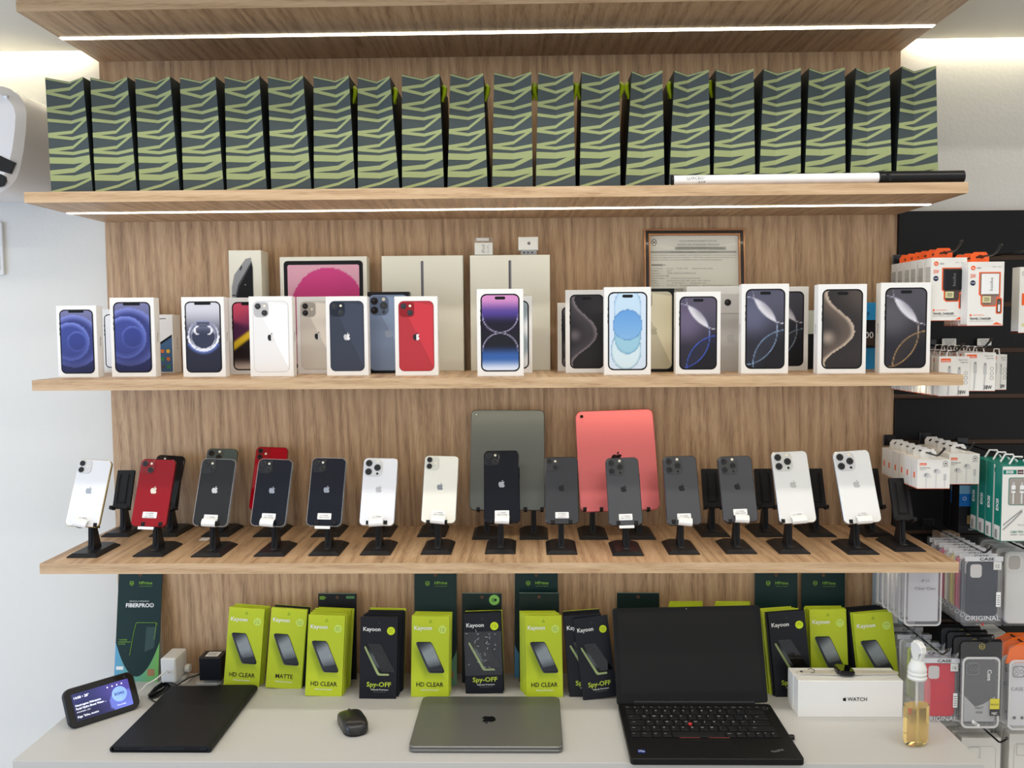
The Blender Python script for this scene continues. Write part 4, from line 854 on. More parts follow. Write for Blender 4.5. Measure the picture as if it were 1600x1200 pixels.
# dark green hanging cards leaning on the panel
m_gc = mat('green_card', (14, 44, 43), .4); m_gc2 = mat('dark_green_card', (22, 38, 34), .4); m_gl = mat('card_lime_ink', (130, 180, 60), .4)
def shield(mb, x, z, s, m):
    o = [(x-.4*s, z+.38*s), (x, z+.5*s), (x+.4*s, z+.38*s), (x+.4*s, z-.15*s), (x, z-.5*s), (x-.4*s, z-.15*s)]; i = [(x+(a-x)*.78, z+(b-z)*.80) for a, b in o]
    mb.ring(o, i, -.0006, m)
    for sx in (-.16, .16): mb.decal(rect(x+sx*s-.05*s, x+sx*s+.05*s, z-.26*s, z+.26*s), -.0006, m)
    mb.decal(rect(x-.16*s, x+.16*s, z-.05*s, z+.05*s), -.0006, m)
def tall_card(bl, br, by, tl, tr, y, label, full=False, col=None):
    P = at((bl+br)/2, by, y); P.z = ZD; w = at(br, by, y).x-at(bl, by, y).x
    Q = at((tl+tr)/2, 900, -.012); Q = Q+(Q-P).normalized()*.012
    if Q.z > Z4-.004: Q = P+(Q-P)*((Z4-.004-P.z)/(Q.z-P.z))
    M = frame(P, Q); h = (Q-P).length
    r = root('hanging_card', label, 'hanging card', M=M)
    mb = MB(); mb.slab(rect(-w/2, w/2, 0, h), 0, .0022, col or m_gc, .0003); mb.build('card', r)
    mb = MB()
    zl = h-.030
    shield(mb, -w*.19, zl, .0125, m_gl); mb.text('HPrime', w*.13, zl-.002, .0072, m_gl, y=-.0006, width=w*.30, bold=.01); mb.text('TECNOLOGIA PREMIUM', w*.13, zl-.0075, .0018, m_gl, y=-.0006, width=w*.29)
    mb.decal(circ(0, h-.010, .0042, 16), -.0005, mat('card_hole', (90, 66, 50), .8))
    if full:
        mb.text('PELÍCULA PREMIUM', 0, h-.074, .0026, m_wink, y=-.0006, width=w*.44); mb.text('FIBERPRO®', .002, h-.087, .0092, m_wink, y=-.0006, width=w*.64, bold=.03)
        for k, s_ in enumerate(('+ proteção', 'multiplataforma', 'do Brasil')): mb.text(s_, -w*.44, h-.166-.0052*k, .0034, m_gl, y=-.0006, align='l', bold=.01)
        o = [(-w*.17, .062), (-.09*w, .12), (-.06*w, h-.131), (-.055*w, h-.127), (-.045*w, h-.1245), (-.03*w, h-.124), (w*.39, h-.124), (w*.41, h-.1245), (w*.425, h-.127), (w*.43, h-.131), (w*.41, .14), (w*.37, .10)]; mb.tube([(a, -.0006, b) for a, b in o], .0006, m_gl, 5)
        mb.decal([(a, b) for a, b in ((.16*w, .07), (.19*w, h-.134), (.43*w, h-.134), (.38*w, .08))], -.0005, mat('card_teal_sheen', (20, 60, 58), .2, coat=.4))
        # curved blue and green bottom
        def f(u, q, a): return lerp(lerp((70, 150, 190), (60, 110, 150), q), (110, 170, 70), ss(.35, .8, u))
        n = 14; vs = []; cs = []
        for s_ in (-1, 1):
            base = len(vs)
            for k in range(n+1):
                t = k/n; x = s_*w*.5*(1-t); zc = .082*(1-t)**2.0 + .012
                vs += [(x, -.0004, 0), (x, -.0004, zc)]; c = lin(lerp((96, 165, 205), (112, 172, 84), .5+.5*(x/(w*.5)))) + (1,); cs += [c, c]
            mb.add(vs[base:], [(2*k, 2*k+2, 2*k+3, 2*k+1) for k in range(n)], m_art, cs[base:])
        mb.decal(rect(w*.25, w*.41, .014, .030), -.0008, m_gold); mb.decal(rect(-w*.46, -w*.30, .028, .036), -.0008, m_wink)
    else:
        n = 10; vs = []; cs = []
        for k in range(n+1):
            t = k/n; x = w*.5-w*.5*t; zc = .070*(1-t)**1.6+.01; vs += [(x, -.0004, 0), (x, -.0004, zc)]; c = lin(lerp((110, 160, 120), (90, 150, 180), t))+(1,); cs += [c, c]
            
        mb.add(vs, [(2*k, 2*k+2, 2*k+3, 2*k+1) for k in range(n)], m_art, cs)
        vs = [(-x, y_, z_) for x, y_, z_ in vs]; cs = [lin((92, 160, 205))+(1,)]*len(vs); mb.add(vs, [(2*k, 2*k+2, 2*k+3, 2*k+1) for k in range(n)], m_art, cs)
        mb.decal(rect(w*.28, w*.42, .016, .032), -.0008, m_gold)
    mb.build('card_print', r, fix=False)
    return r
tall_card(178, 247, 1065.5, 184, 255, -.055, 'tall dark green card reading FIBERPRO at the left end of the counter', True)
mb = MB(); mb.box(-.036, .036, 0, .005, 0, .325, mat('card_back_beige', (190, 176, 156), .6)); o = mb.build('hanging_card'); o.location = (at(226, 1062, -.03).x, -.0085, ZD); tag(o, 'second card of which only the pale edge shows right of the FIBERPRO card', 'hanging card')
tall_card(647, 714, 1071, 645.6, 715.2, -.075, 'tall dark green card behind the HD CLEAR packet with the white hang hole')
tall_card(804, 871, 1057, 804, 872, -.028, 'tall dark green card behind the rightmost HD CLEAR stack')
tall_card(1180, 1247, 1062, 1178, 1247.5, -.040, 'left one of the two tall dark green cards at the right')
tall_card(1252, 1320, 1062, 1252, 1321, -.040, 'right one of the two tall dark green cards, behind the lime packet')
def short_card(bl, br, ty, y, label, badge=None, col=None, by=1060):
    P = at((bl+br)/2, by, y); P.z = ZD; w = at(br, by, y).x-at(bl, by, y).x; Q = at((bl+br)/2, ty, y+.014); M = frame(P, Q); h = (Q-P).length
    r = root('hanging_card', label, 'hanging card', M=M); mb = MB(); mb.slab(rect(-w/2, w/2, 0, h), 0, .0022, col or m_gc2, .0003); mb.build('card', r)
    mb = MB(); mb.decal(circ(0, h-.010, .0042, 16), -.0005, MATS['card_hole'])
    mb.decal(rect(-w/2, w/2, h-.0012, h), -.0004, mat('card_edge_light', (120, 140, 130), .4))
    if badge == 'round':
        mb.decal(circ(w*.31, h-.0165, .0125, 24), -.0006, mat('badge_green', (130, 190, 90), .4)); mb.ring(circ(w*.31-.002, h-.0165, .0040, 14), circ(w*.31-.002, h-.0165, .0025, 14), -.0008, m_gc2); mb.decal(circ(w*.31+.003, h-.0165, .0032, 14), -.0008, m_gc2)
    elif badge == 'corners':
        for k in range(3): mb.decal(rect(-w*.46, -w*.33+.004*(k % 2), h-.009-.003*k, h-.0072-.003*k), -.0006, m_gl)
        mb.decal(rrect(w*.22, .0065, .001, 2, w*.34, h-.0095), -.0006, mat('badge_green2', (80, 130, 84), .4))
    mb.build('card_print', r, fix=False)
short_card(497, 557, 927, -.040, 'dark card with small green corner marks behind the HD CLEAR stack next to MATTE', 'corners', m_dark)
short_card(722, 784, 926.5, -.060, 'dark green card with a round green badge behind the film-wrapped packet', 'round', by=1068)
short_card(811, 873.5, 926, -.055, 'shorter dark green card in front of the tall card, behind the rightmost HD CLEAR stack', by=1066)
short_card(964, 1030, 926, -.040, 'dark green card showing above the left corner of the open laptop')

# ================================================================ ON THE COUNTER: DEVICES
# smart display
B0, B1 = on(110, 1143, ZD), on(221, 1107, ZD); P = (B0+B1)/2; w = (B1-B0).length; T0, T1 = at(96, 1081, B0.y+.030), at(215.5, 1049, B1.y+.030); Q = (T0+T1)/2; xd = (B1-B0).normalized(); Q = Q-xd*((Q-P).dot(xd))
M = frame(P, Q, xd); H = (Q-P).length
r = root('smart_display', 'small smart display with a lit blue screen standing at the left', 'smart display', M=Matrix.Translation((0, 0, .0042)) @ M)
m_echo = mat('charcoal_plastic', (34, 35, 37), .45)
mb = MB()
o = rrect(w, H, .016, 7, 0, H/2); n = len(o); inn = rrect(w*.55, H*.40, .014, 7, 0, H*.52)
vs = [(x, 0, z) for x, z in rrect(w-.002, H-.002, .015, 7, 0, H/2)]+[(x, .002, z) for x, z in o]+[(x, .010, z) for x, z in o]+[(x, .050, z) for x, z in inn]
mb.add(vs, [tuple(range(n)), tuple(range(3*n, 4*n))]+[(j*n+i, j*n+(i+1) % n, (j+1)*n+(i+1) % n, (j+1)*n+i) for j in range(3) for i in range(n)], m_echo); mb.build('housing', r, smooth=True)
mb = MB(); mb.slab(rrect(w*.955, H*.93, .013, 7, 0, H/2), -.0006, 0, mat('display_glass', (16, 17, 20), .08, coat=.8), .0002); mb.decal(circ(w*.36, H*.89, .0022, 14), -.0009, mat('cam_dot', (60, 60, 66), .2)); mb.build('front_glass', r, smooth=True)
mb = MB()
def scr(u, q, a):
    c = lerp((40, 44, 92), (78, 70, 150), ss(.2, .9, u)); c = lerp(c, (24, 24, 48), ss(.2, .9, q)*(1-u)*.9)
    if ((u-.83)**2*3.2+(q-.72)**2) < .16 and q > .35: c = lerp(c, (110, 130, 220), .7)
    return c
sw, sh = w*.80, H*.70; m_scr = artmat('display_screen', .2, .5, emit=.75); m_scw = mat('display_white', (235, 240, 255), .3, emit=1.0)
mb.art(scr, sw, sh, 0, H*.48, -.0009, .001, 40, 24, m=m_scr)
mb.decal(circ(sw*.30, H*.50, .0165, 28), -.0011, mat('display_circle', (130, 165, 240), .3, emit=.8)); mb.text('ECHO', sw*.30, H*.48, .0055, mat('display_navy', (20, 26, 60), .4), y=-.0014, bold=.03)
zt = H*.48+sh/2; xl = -sw/2+.004
mb.text('14:00 • 28°', xl, zt-.012, .0052, m_scw, y=-.0013, align='l', bold=.012); mb.text('Neutrogena Hidratante', xl, zt-.028, .0046, m_scw, y=-.0013, align='l', width=.054, bold=.012); mb.text('Facial Hydro Boost Water ...', xl, zt-.035, .0046, m_scw, y=-.0013, align='l', width=.064, bold=.012)
mb.text('★★★★★ 1.271', xl, zt-.0415, .0028, m_scw, y=-.0013, align='l'); mb.text('Diga: "Echo, mostre', xl, zt-.052, .0042, m_scw, y=-.0013, align='l', width=.044, bold=.01); mb.text('Patrocinado', sw*.30, zt-.052, .0028, m_scw, y=-.0013)
for k in range(4): mb.decal(circ(sw*(.12+.085*k), zt-.007, .0016, 10), -.0013, m_scw)
mb.build('screen', r, fix=False)
# tablet folio
r = root('tablet_folio', 'black tablet folio case lying flat on the counter', 'tablet case', (-.857, -.417, ZD))
w, D = .205, .306; mf = mat('folio_black', (22, 22, 25), .55, bump=.3, bscale=1600)
def folio_sec(x0, x1, z0, z1, rl, rr_):
    p = []
    for k in range(7):
        a = math.radians(-90-180*k/6*1.0); p.append((x0+rl+rl*math.cos(a), (z0+z1)/2+(z1-z0)/2*math.sin(a)))
    for k in range(7):
        a = math.radians(90-180*k/6); p.append((x1-rr_+rr_*math.cos(a), (z0+z1)/2+(z1-z0)/2*math.sin(a)))
    return p
mb = MB()
o = folio_sec(0, w, 0, .0130, .006, .0065); i = folio_sec(.0035, w-.004, .0020, .0108, .0045, .0045)
n = len(o)
for y0 in (0, D): mb.ring(o, i, y0, mf)
for q in (o, i): mb.add([(x, 0, z) for x, z in q]+[(x, D, z) for x, z in q], [(k, (k+1) % n, n+(k+1) % n, n+k) for k in range(n)], mf)
mb.build('cover', r, smooth=True, fix=False)
mb = MB(); mb.slab(rrect(w-.012, .0078, .0035, 5, w/2, .0064), .003, D-.003, mat('tablet_shell', (34, 36, 44), .4), .0006)
for a, b, m in ((.018, .026, m_black), (.030, .062, m_dark), (.150, .182, m_black)): mb.decal(rrect(b-a, .0034, .001, 3, (a+b)/2, .0066), .0026, m)
mb.decal(circ(.092, .0066, .0011, 10), .0026, m_black)
mb.build('tablet', r)
mb = MB(); mb.slab([(.112, .0128), (.114, .0150), (w-.012, .0156), (w-.004, .0150), (w+.0022, .0120), (w+.0030, .0070), (w+.0015, .0020), (w-.004, 0), (w-.006, .0010), (w+.0008, .0030), (w+.0012, .0070), (w-.001, .0115), (w-.008, .0132)], -.0005, D+.0005, mf, .0004); mb.build('flap', r, smooth=False, label='closing flap wrapped round the right edge')
# computer mouse
C0 = on(551, 1136, ZD)
r = root('computer_mouse', 'small black wireless mouse left of the closed laptop', 'mouse', (C0.x, C0.y, ZD), rotz=math.radians(25))
mm = mat('mouse_black', (26, 26, 28), .36, coat=.2); mb = MB(); nx_, ny_ = 20, 24; vs = []
hw_, hl = .0285, .053
def sup(t, p=2.6): return (1-abs(t)**p)**(1/p)
for j in range(ny_+1):
    ty_ = -1+2*j/ny_; ww = hw_*(sup(ty_, 3.0)*.99+.001)*(1-.06*math.cos(ty_*2.4))
    for i in range(nx_+1):
        tx_ = -1+2*i/nx_; z_ = .0035+(.0275*(1-.10*ty_-.10*ty_*ty_)*sup(tx_*.998, 2.3)**.9*(sup(ty_*.998, 2.4)**.8))
        vs.append((ww*math.sin(tx_*math.pi/2), hl*ty_*.999, z_))
fs = [(j*(nx_+1)+i, j*(nx_+1)+i+1, (j+1)*(nx_+1)+i+1, (j+1)*(nx_+1)+i) for j in range(ny_) for i in range(nx_)]
mb.add(vs, fs, mm); mb.build('shell', r, smooth=True, fix=False)
mb = MB(); oo = [(x, y) for x, y in rrect(hw_*1.80, hl*1.86, .024, 8, 0, 0)]; mb.slabz(oo, 0, .0065, m_black, .0015); mb.build('base', r, smooth=True)
mb = MB(); mb.T = Matrix.Translation((0, .028, .0240)); mb.slabx(circ(0, 0, .0055, 16), -.0022, .0022, mat('wheel_rubber', (50, 50, 52), .6), .0006); mb.build('scroll_wheel', r, smooth=True)
mb = MB(); mb.box(-.0004, .0004, .032, .040, .0150, .0222, m_ink); mb.build('button_gap', r)
# closed laptop
A0, A1, A2 = on(638, 1177, ZD), on(880, 1177, ZD), on(660, 1097, ZD)
w = A1.x-A0.x; D = A2.y-A0.y
r = root('laptop', 'closed space-grey laptop with a dark fruit emblem', 'laptop', (A0.x, A0.y, ZD))
ma = mat('grey_aluminium', (122, 122, 120), .42, metal=.6)
mb = MB(); mb.slabz(rrect(w, D, .013, 8, w/2, D/2), .0015, .0078, ma, .0012); mb.build('base', r, smooth=True)
mb = MB(); mb.slabz(rrect(w-.0004, D-.0004, .013, 8, w/2, D/2), .0086, .0140, ma, .0014); mb.build('lid', r, smooth=True)
mb = MB(); mb.slabz(rrect(w-.003, D-.003, .012, 8, w/2, D/2), .0076, .0088, m_black); mb.build('seam', r)
mb = MB(); mb.T = Matrix.Translation((w/2, D/2, 0)) @ Matrix.Rotation(math.pi, 4, 'Z'); mb.logo(0, 0, .035, mat('dark_mirror', (38, 40, 40), .12, metal=.8), .0143, flat=True); mb.build('logo', r, fix=False, label='dark mirror fruit emblem upside down to the viewer')
# open black laptop
x0, x1, y0, y1 = .189, .5245, -.467, -.213; w, D = x1-x0, y1-y0
r = root('laptop', 'open black business laptop with a red pointing stick and dark screen', 'laptop', (x0, y0, ZD))
ml = mat('laptop_black', (14, 14, 16), .45, spec=.3); mlb = mat('laptop_screen_off', (26, 25, 24), .30, spec=.25)
mb = MB(); mb.slabz(rrect(w, D, .007, 5, w/2, D/2), .002, .0155, ml, .0012); mb.build('base', r, smooth=True)
mb = MB(); mb.box(w*.10, w*.90, D-.004, D+.006, .010, .022, mat('hinge_grey', (40, 40, 43), .4), .002); mb.build('hinge', r)
kb = MB(); kb.slabz(rrect(w*.905, .150, .002, 3, w*.488, .163), .0155, .0159, mat('keyboard_well', (12, 12, 13), .5)); kb = kb.build('keyboard', r)
m_key = mat('key_black', (26, 26, 29), .45); m_leg = mat('key_legend', (190, 190, 190), .5)
def key(x, y, kw, kd, leg):
    k_ = MB(); k_.slabz(rrect(kw, kd, .0016, 2, x, y), .0159, .0180, m_key, .0004)
    if leg: k_.text(leg, x-kw*.28, y+kd*.02, .0052 if len(leg) == 1 else .0026, m_leg, y=.0183, align='l', flat=True)
    k_.build('key', kb, fix=False)
kx0, pitch = .0125, .0199
rows = [(.229, .0095, ['Esc']+['F%d' % i for i in range(1, 13)]+['Home', 'End', 'Ins', 'Del'], None), (.2085, .0235, list("'1234567890-=")+['<-'], [1]*13+[2.1]), (.1815, .0235, ['Tab']+list("QWERTYUIOP")+["´", '[', 'Ent'], [1.5]+[1]*12+[1.6]), (.1545, .0235, ['Caps']+list('ASDFGHJKL')+['Ç', '~', ']'], [1.8]+[1]*11+[1.3*1.6]), (.1275, .0235, ['Shift', '\\']+list('ZXCVBNM')+[',', '.', ';', 'Shift'], [1.25]+[1]*11+[2.85]), (.1005, .0235, ['Fn', 'Ctrl', '##', 'Alt', '', 'AltGr', 'PrtSc', '/', '<', '^', '>'], [1, 1.2, 1, 1, 5.5, 1.05, 1.05, 1, .77, .77, .77])]
for yk, kd, ks, wd in rows:
    wd = wd or [15.1/17]*17; x = kx0
    for leg, f in zip(ks, wd):
        kw = pitch*f-.0026; key(x+kw/2, yk, kw, kd-.0026, leg); x += pitch*f
mb = MB(); mb.lathe([(.0034, .0180), (.0042, .0205), (.0036, .0222), (.0015, .0226)], mat('red_rubber', (190, 50, 50), .6), 16, cx=.0125+pitch*6.4, cy=.1410); mb.build('pointing_stick', r, smooth=True, label='round red pointing stick between the keys')
mb = MB(); mb.slabz(rrect(w*.32, .0135, .001, 3, w*.475, .0815), .0155, .0163, ml, .0003)
mrl = mat('red_line', (176, 80, 72), .5)
for a, b in ((-.051, -.009), (.009, .051)): mb.box(w*.475+a, w*.475+b, .0868, .0882, .0160, .01635, mrl)
mb.build('trackpoint_buttons', r); mb = MB(); mb.slabz(rrect(w*.32, .062, .002, 3, w*.475, .039), .0155, .0158, mat('touchpad_black', (24, 24, 26), .3)); mb.build('touchpad', r)
mb = MB(); mb.slabz(rrect(.0145, .0135, .001, 2, .0245, .0300), .0155, .0158, mat('sticker_blue', (18, 50, 140), .35)); mb.text('intel', .019, .0325, .0030, m_wink, y=.01595, flat=True, align='l'); mb.text('CORE', .0182, .0275, .0034, m_wink, y=.01595, flat=True, align='l', bold=.02); mb.text('i5', .0262, .0240, .0022, m_wink, y=.01595, flat=True, align='l'); mb.build('processor_sticker', r, fix=False)
mb = MB(); mb.text('ThinkPad', w-.0420, .0300, .0075, mat('badge_silver', (150, 150, 152), .35, metal=.5), y=.0158, flat=True, bold=.02, rot=math.radians(24), width=.027); mb.build('laptop_badge', r, fix=False)
mb = MB(); mb.slabz(circ(w-.0165, .229, .0062, 20), .0155, .0163, ml, .0003); mb.add([(w-.0165+a*math.cos(t), .229+a*math.sin(t), .0165) for a in (.0052, .0058) for t in [2*math.pi*k/20 for k in range(20)]], [(k, (k+1) % 20, 20+(k+1) % 20, 20+k) for k in range(20)], m_greyink); mb.build('power_button', r)
mb = MB(); mb.box(w, w+.012, .105, .117, .003, .011, m_black, .002); mb.build('usb_receiver', r)
SB, ST_ = at(1082, 1104, y1+.002), at(1072, 948, y1+.066)
SB.z = ZD+.014; Ms = frame(SB, ST_); Hs = (ST_-SB).length; ws = w*.998
mb = MB(); mb.T = Matrix.Translation((-x0, -y0, -ZD)) @ Ms; mb.slab(rrect(ws, Hs, .006, 5, 0, Hs/2), 0, .008, ml, .0010); lid = mb.build('display_lid', r, smooth=True)
mb = MB(); mb.T = Matrix.Translation((-x0, -y0, -ZD)) @ Ms; mb.slab(rrect(ws*.935, Hs*.835, .001, 2, .0, Hs*.535), -.0005, .0005, mlb); mb.build('screen', lid)
mb = MB(); mb.T = Matrix.Translation((-x0, -y0, -ZD)) @ Ms; mb.decal(circ(0, Hs*.978, .0018, 12), -.0006, m_greyink); mb.text('E14', ws*.46, Hs*.075, .0030, m_dark, y=-.0006, align='r'); mb.build('webcam', lid, fix=False)
# watch box with watch
yf = on(1328, 1120.5, ZD).y; a0, a1 = at(1246.5, 1120, yf).x, at(1410, 1121, yf).x; w = a1-a0; h = at(1328, 1064, yf).z-ZD; Dp = on(1300, 1044, ZD+h).y-yf
r = root('watch_box', 'long white box with a fruit emblem and the word WATCH', 'box', (a0, yf, ZD))
mb = MB(); mb.box(0, w, 0, Dp*.45, 0, h, m_white, .0007); mb.build('lid', r, smooth=True); mb = MB(); mb.box(-.0015, w+.0015, Dp*.45, Dp, .001, h+.001, m_white, .0007); mb.build('sleeve', r, smooth=True)
mb = MB(); mb.logo(w*.445, h*.50, .0088, m_ink, -.0006); mb.text('WATCH', w*.472, h*.50-.0040, .0080, m_ink, y=-.0006, align='l', bold=.012, width=.042); mb.build('lid_print', r, fix=False)
cx = at(1322, 1050, yf+.03).x
r = root('smart_watch', 'smart watch with a beige strap lying open on the white box', 'watch', (cx, yf+Dp*.55, ZD+h+.0016))
mst = mat('strap_beige', (206, 200, 188), .55)
mb = MB(); 
mb.slabz([(-.105, -.006), (-.098, -.0095), (-.060, -.010), (-.020, -.0125), (-.020, .0125), (-.060, .010), (-.098, .0095), (-.105, .006)], 0, .0026, mst, .0006)
mb.slabz([(.020, -.0125), (.060, -.010), (.110, -.009), (.118, -.004), (.118, .004), (.110, .009), (.060, .010), (.020, .0125)], 0, .0026, mst, .0006); mb.build('strap', r, smooth=True)
mb = MB()
for k in range(7): mb.decalz(circ(.042+.0075*k, 0, .0012, 8, 1.5), .0028, mat('strap_hole', (110, 104, 96), .6))
mb.build('strap_holes', r, fix=False)
mb = MB(); mb.lathe([(.0035, .0026), (.0032, .0042), (.001, .0046)], mat('steel_pin', (130, 126, 120), .25, metal=.9), 14, cx=-.095, cy=0); mb.tube([(-.078, -.010, .0045), (-.070, -.011, .006), (-.066, 0, .0065), (-.070, .011, .006), (-.078, .010, .0045)], .0009, MATS['steel_pin'], 6); mb.build('buckle', r, smooth=True)
mb = MB(); mb.T = Matrix.Translation((-.001, 0, 0)) @ Matrix.Rotation(math.radians(4), 4, 'Y'); mb.slabz(rrect(.037, .044, .010, 7, 0, 0), .0015, .0115, mat('watch_case', (46, 46, 48), .25, metal=.7), .0022); mb.build('case', r, smooth=True)
mb = MB(); mb.T = Matrix.Translation((-.001, 0, 0)) @ Matrix.Rotation(math.radians(4), 4, 'Y'); mb.slabz(rrect(.034, .041, .0095, 7, 0, 0), .0113, .0125, mat('lens_glass', (8, 8, 11), .04, coat=1), .0005); mb.build('watch_face', r, smooth=True)
# spray bottle
Bc = on(1430.5, 1163, ZD); r = root('spray_bottle', 'clear bottle half full of amber liquid with a white pump sprayer', 'spray bottle', (Bc.x, Bc.y, ZD))
dd = 1400/((Bc-CAM).dot(CF)); bw = 47/dd/2; Hb = (1166-1058)/dd
mcl = mat('bottle_clear', (235, 235, 230), .04, alpha=.10, coat=.9); mliq = mat('amber_liquid', (250, 214, 120), .02, trans=1, ior=1.25)
pr = [(bw*.80, .001), (bw*.97, .006), (bw, .012), (bw, Hb*.86), (bw*.97, Hb*.93), (bw*.80, Hb*.985), (bw*.48, Hb*1.0), (bw*.47, Hb*1.05)]
mb = MB(); mb.lathe(pr, mcl, 36, sy=.62, cap=False); mb.decalz([(x*bw*.8, y*bw*.5) for x, y in circ(0, 0, 1, 24)], .0012, mcl); mb.build('bottle', r, smooth=True, fix=False)
mb = MB(); k = .94; HL = Hb*.585; mb.lathe([(0.001, .0030), (bw*.76, .0030), (bw*.93*k, .007), (bw*k, .013), (bw*k, HL), (0.001, HL)], mliq, 36, sy=.60, cap=False); mb.build('liquid', r, smooth=True)
mb = MB(); mb.tube([(.002, 0, .006), (.001, 0, Hb*.5), (0, 0, Hb*1.02)], .0024, mat('tube_milky', (232, 230, 220), .3, alpha=.6), 10); mb.build('dip_tube', r, smooth=True)
mpw = mat('pump_white', (236, 236, 232), .25, alpha=.9, coat=.3); z = Hb*1.0
mb = MB(); mb.lathe([(bw*.60, z-.003), (bw*.63, z+.001), (bw*.57, z+.003), (bw*.62, z+.009), (bw*.57, z+.012), (bw*.61, z+.018), (bw*.55, z+.023), (bw*.44, z+.031), (bw*.38, z+.036)], mpw, 24); mb.build('collar', r, smooth=True)
mb = MB(); mb.slabx([(-.018, z+.054), (-.017, z+.066), (-.006, z+.074), (.006, z+.074), (.013, z+.066), (.012, z+.050), (.006, z+.035), (-.007, z+.035), (-.009, z+.050)], -.007, .007, mpw, .002); mb.slabx([(-.010, z+.032), (-.006, z+.032), (-.013, z+.054), (-.018, z+.054)], -.004, .004, mpw, .001)
mb.build('trigger_head', r)
r.rotation_euler = (0, 0, math.radians(20))
# sockets, charger and adapter at the back left
m_sock = mat('socket_white', (214, 212, 206), .4)
def socket(px, lab):
    P = at(px, 1060, -.045); r = root('desk_socket', lab, 'power socket', (P.x, -.045, ZD))
    mb = MB(); mb.slabz(rrect(.062, .062, .010, 5, 0, 0), 0, .005, m_sock, .0015); mb.build('base_plate', r, smooth=True)
    mb = MB(); mb.slabz(rrect(.036, .036, .012, 5, .004, .002), .005, .014, m_sock, .002); mb.build('outlet', r, smooth=True); return P
s1, s2 = socket(279, 'white power socket under the white charger'), socket(331, 'white power socket under the black plug adapter')
P = at(263, 1055, -.098)
r = root('charger', 'white power brick plugged in beside the tall green card', 'charger', (P.x, -.098, ZD+.0145))
q = at(263, 1029, -.098).z-(ZD+.0145); mwb = mat('brick_white', (228, 227, 222), .3)
mb = MB(); mb.slab(rrect(.036, q, .004, 4, 0, q/2), 0, .070, mwb, .003); mb.build('body', r, smooth=True)
mb = MB(); mb.tube([(0, .002, q*.45), (0, -.006, q*.45)], [.003, .0016], mwb, 10); mb.build('cable_boot', r, smooth=True)
mb = MB(); mb.T = Matrix.Translation((.026, .055, q*.25)); mb.slabx(circ(0, 0, .010, 16), -.006, .006, mwb, .001); mb.build('plug_knob', r, smooth=True)
e = at(219, 1068, -.17)
mb = MB(); mb.tube([(P.x, -.104, P.z+.014), (P.x-.006, -.112, P.z+.010), (P.x-.020, -.125, P.z-.000), (P.x-.035, -.140, P.z-.006), (e.x-.012, -.165, ZD+.010), (e.x-.03, -.168, ZD+.006)], .0019, mwb, 8)
tag(mb.build('charging_cable', smooth=True), 'white cable running from the white charger to the smart display', 'cable')
P = at(328, 1056, -.085); q = at(328, 1028, -.085).z-(ZD+.0145)
r = root('plug_adapter', 'black cube plug adapter with a small paper label on top', 'adapter', (P.x, -.085, ZD+.0145))
mb = MB(); mb.box(-.026, .026, 0, .050, 0, q, mat('adapter_black', (20, 21, 28), .35), .002); mb.build('body', r, smooth=True); mb = MB(); mb.slabz(rect(-.014, .016, .010, .040), q, q+.0004, m_white)
for k in range(4): mb.decalz(rect(-.011, .011-.003*(k % 2), .016+.005*k, .0175+.005*k), q+.0006, m_greyink)
mb.build('rating_label', r, label='white printed label on top'); mb = MB(); mb.tube([(-.026, .012, .012), (-.034, .010, .010)], [.003, .002], m_black, 8); mb.build('cable_boot', r, smooth=True)
ax = P.x-.032
c0, c1 = on(262, 1072, ZD), on(236, 1092, ZD)
path = [Vector((ax, -.075, ZD+.0245)), Vector((ax-.018, -.085, ZD+.022)), Vector((ax-.040, -.105, ZD+.012)), c0+Vector((.004, 0, .009))]
dirv = (c1-c0)
side_ = Vector((-dirv.y, dirv.x, 0)).normalized()
for k in range(6):
    for t in range(8):
        a = 2*math.pi*t/8; path.append(c0+dirv*(.5-.5*math.cos(a))*(1.0+.05*(k % 3))+side_*((.008+.0016*k)*math.sin(a)+.0014*(k-3))+Vector((0, 0, .0035+.0022*(k % 4)+.002*math.sin(a*2+k))))
path += [c1+Vector((-.004, -.002, .004)), on(240, 1097, ZD)+Vector((0, 0, .0026)), on(248, 1101, ZD)+Vector((0, 0, .0026))]
mb = MB(); mb.tube(path, .0016, m_black, 7); r = mb.build('coiled_cable', smooth=True); tag(r, 'bundled black cable lying behind the folio', 'cable')
mb = MB(); p = on(246, 1100, ZD)+Vector((0, 0, .003)); p2 = on(254, 1102.5, ZD)+Vector((0, 0, .003)); mb.tube([p, p2], .0030, m_black, 10); mb.tube([p2, p2+(p2-p)*.5], .0020, mat('steel_pin', (130, 126, 120), .25, metal=.9), 10); mb.build('connector', r, smooth=True)

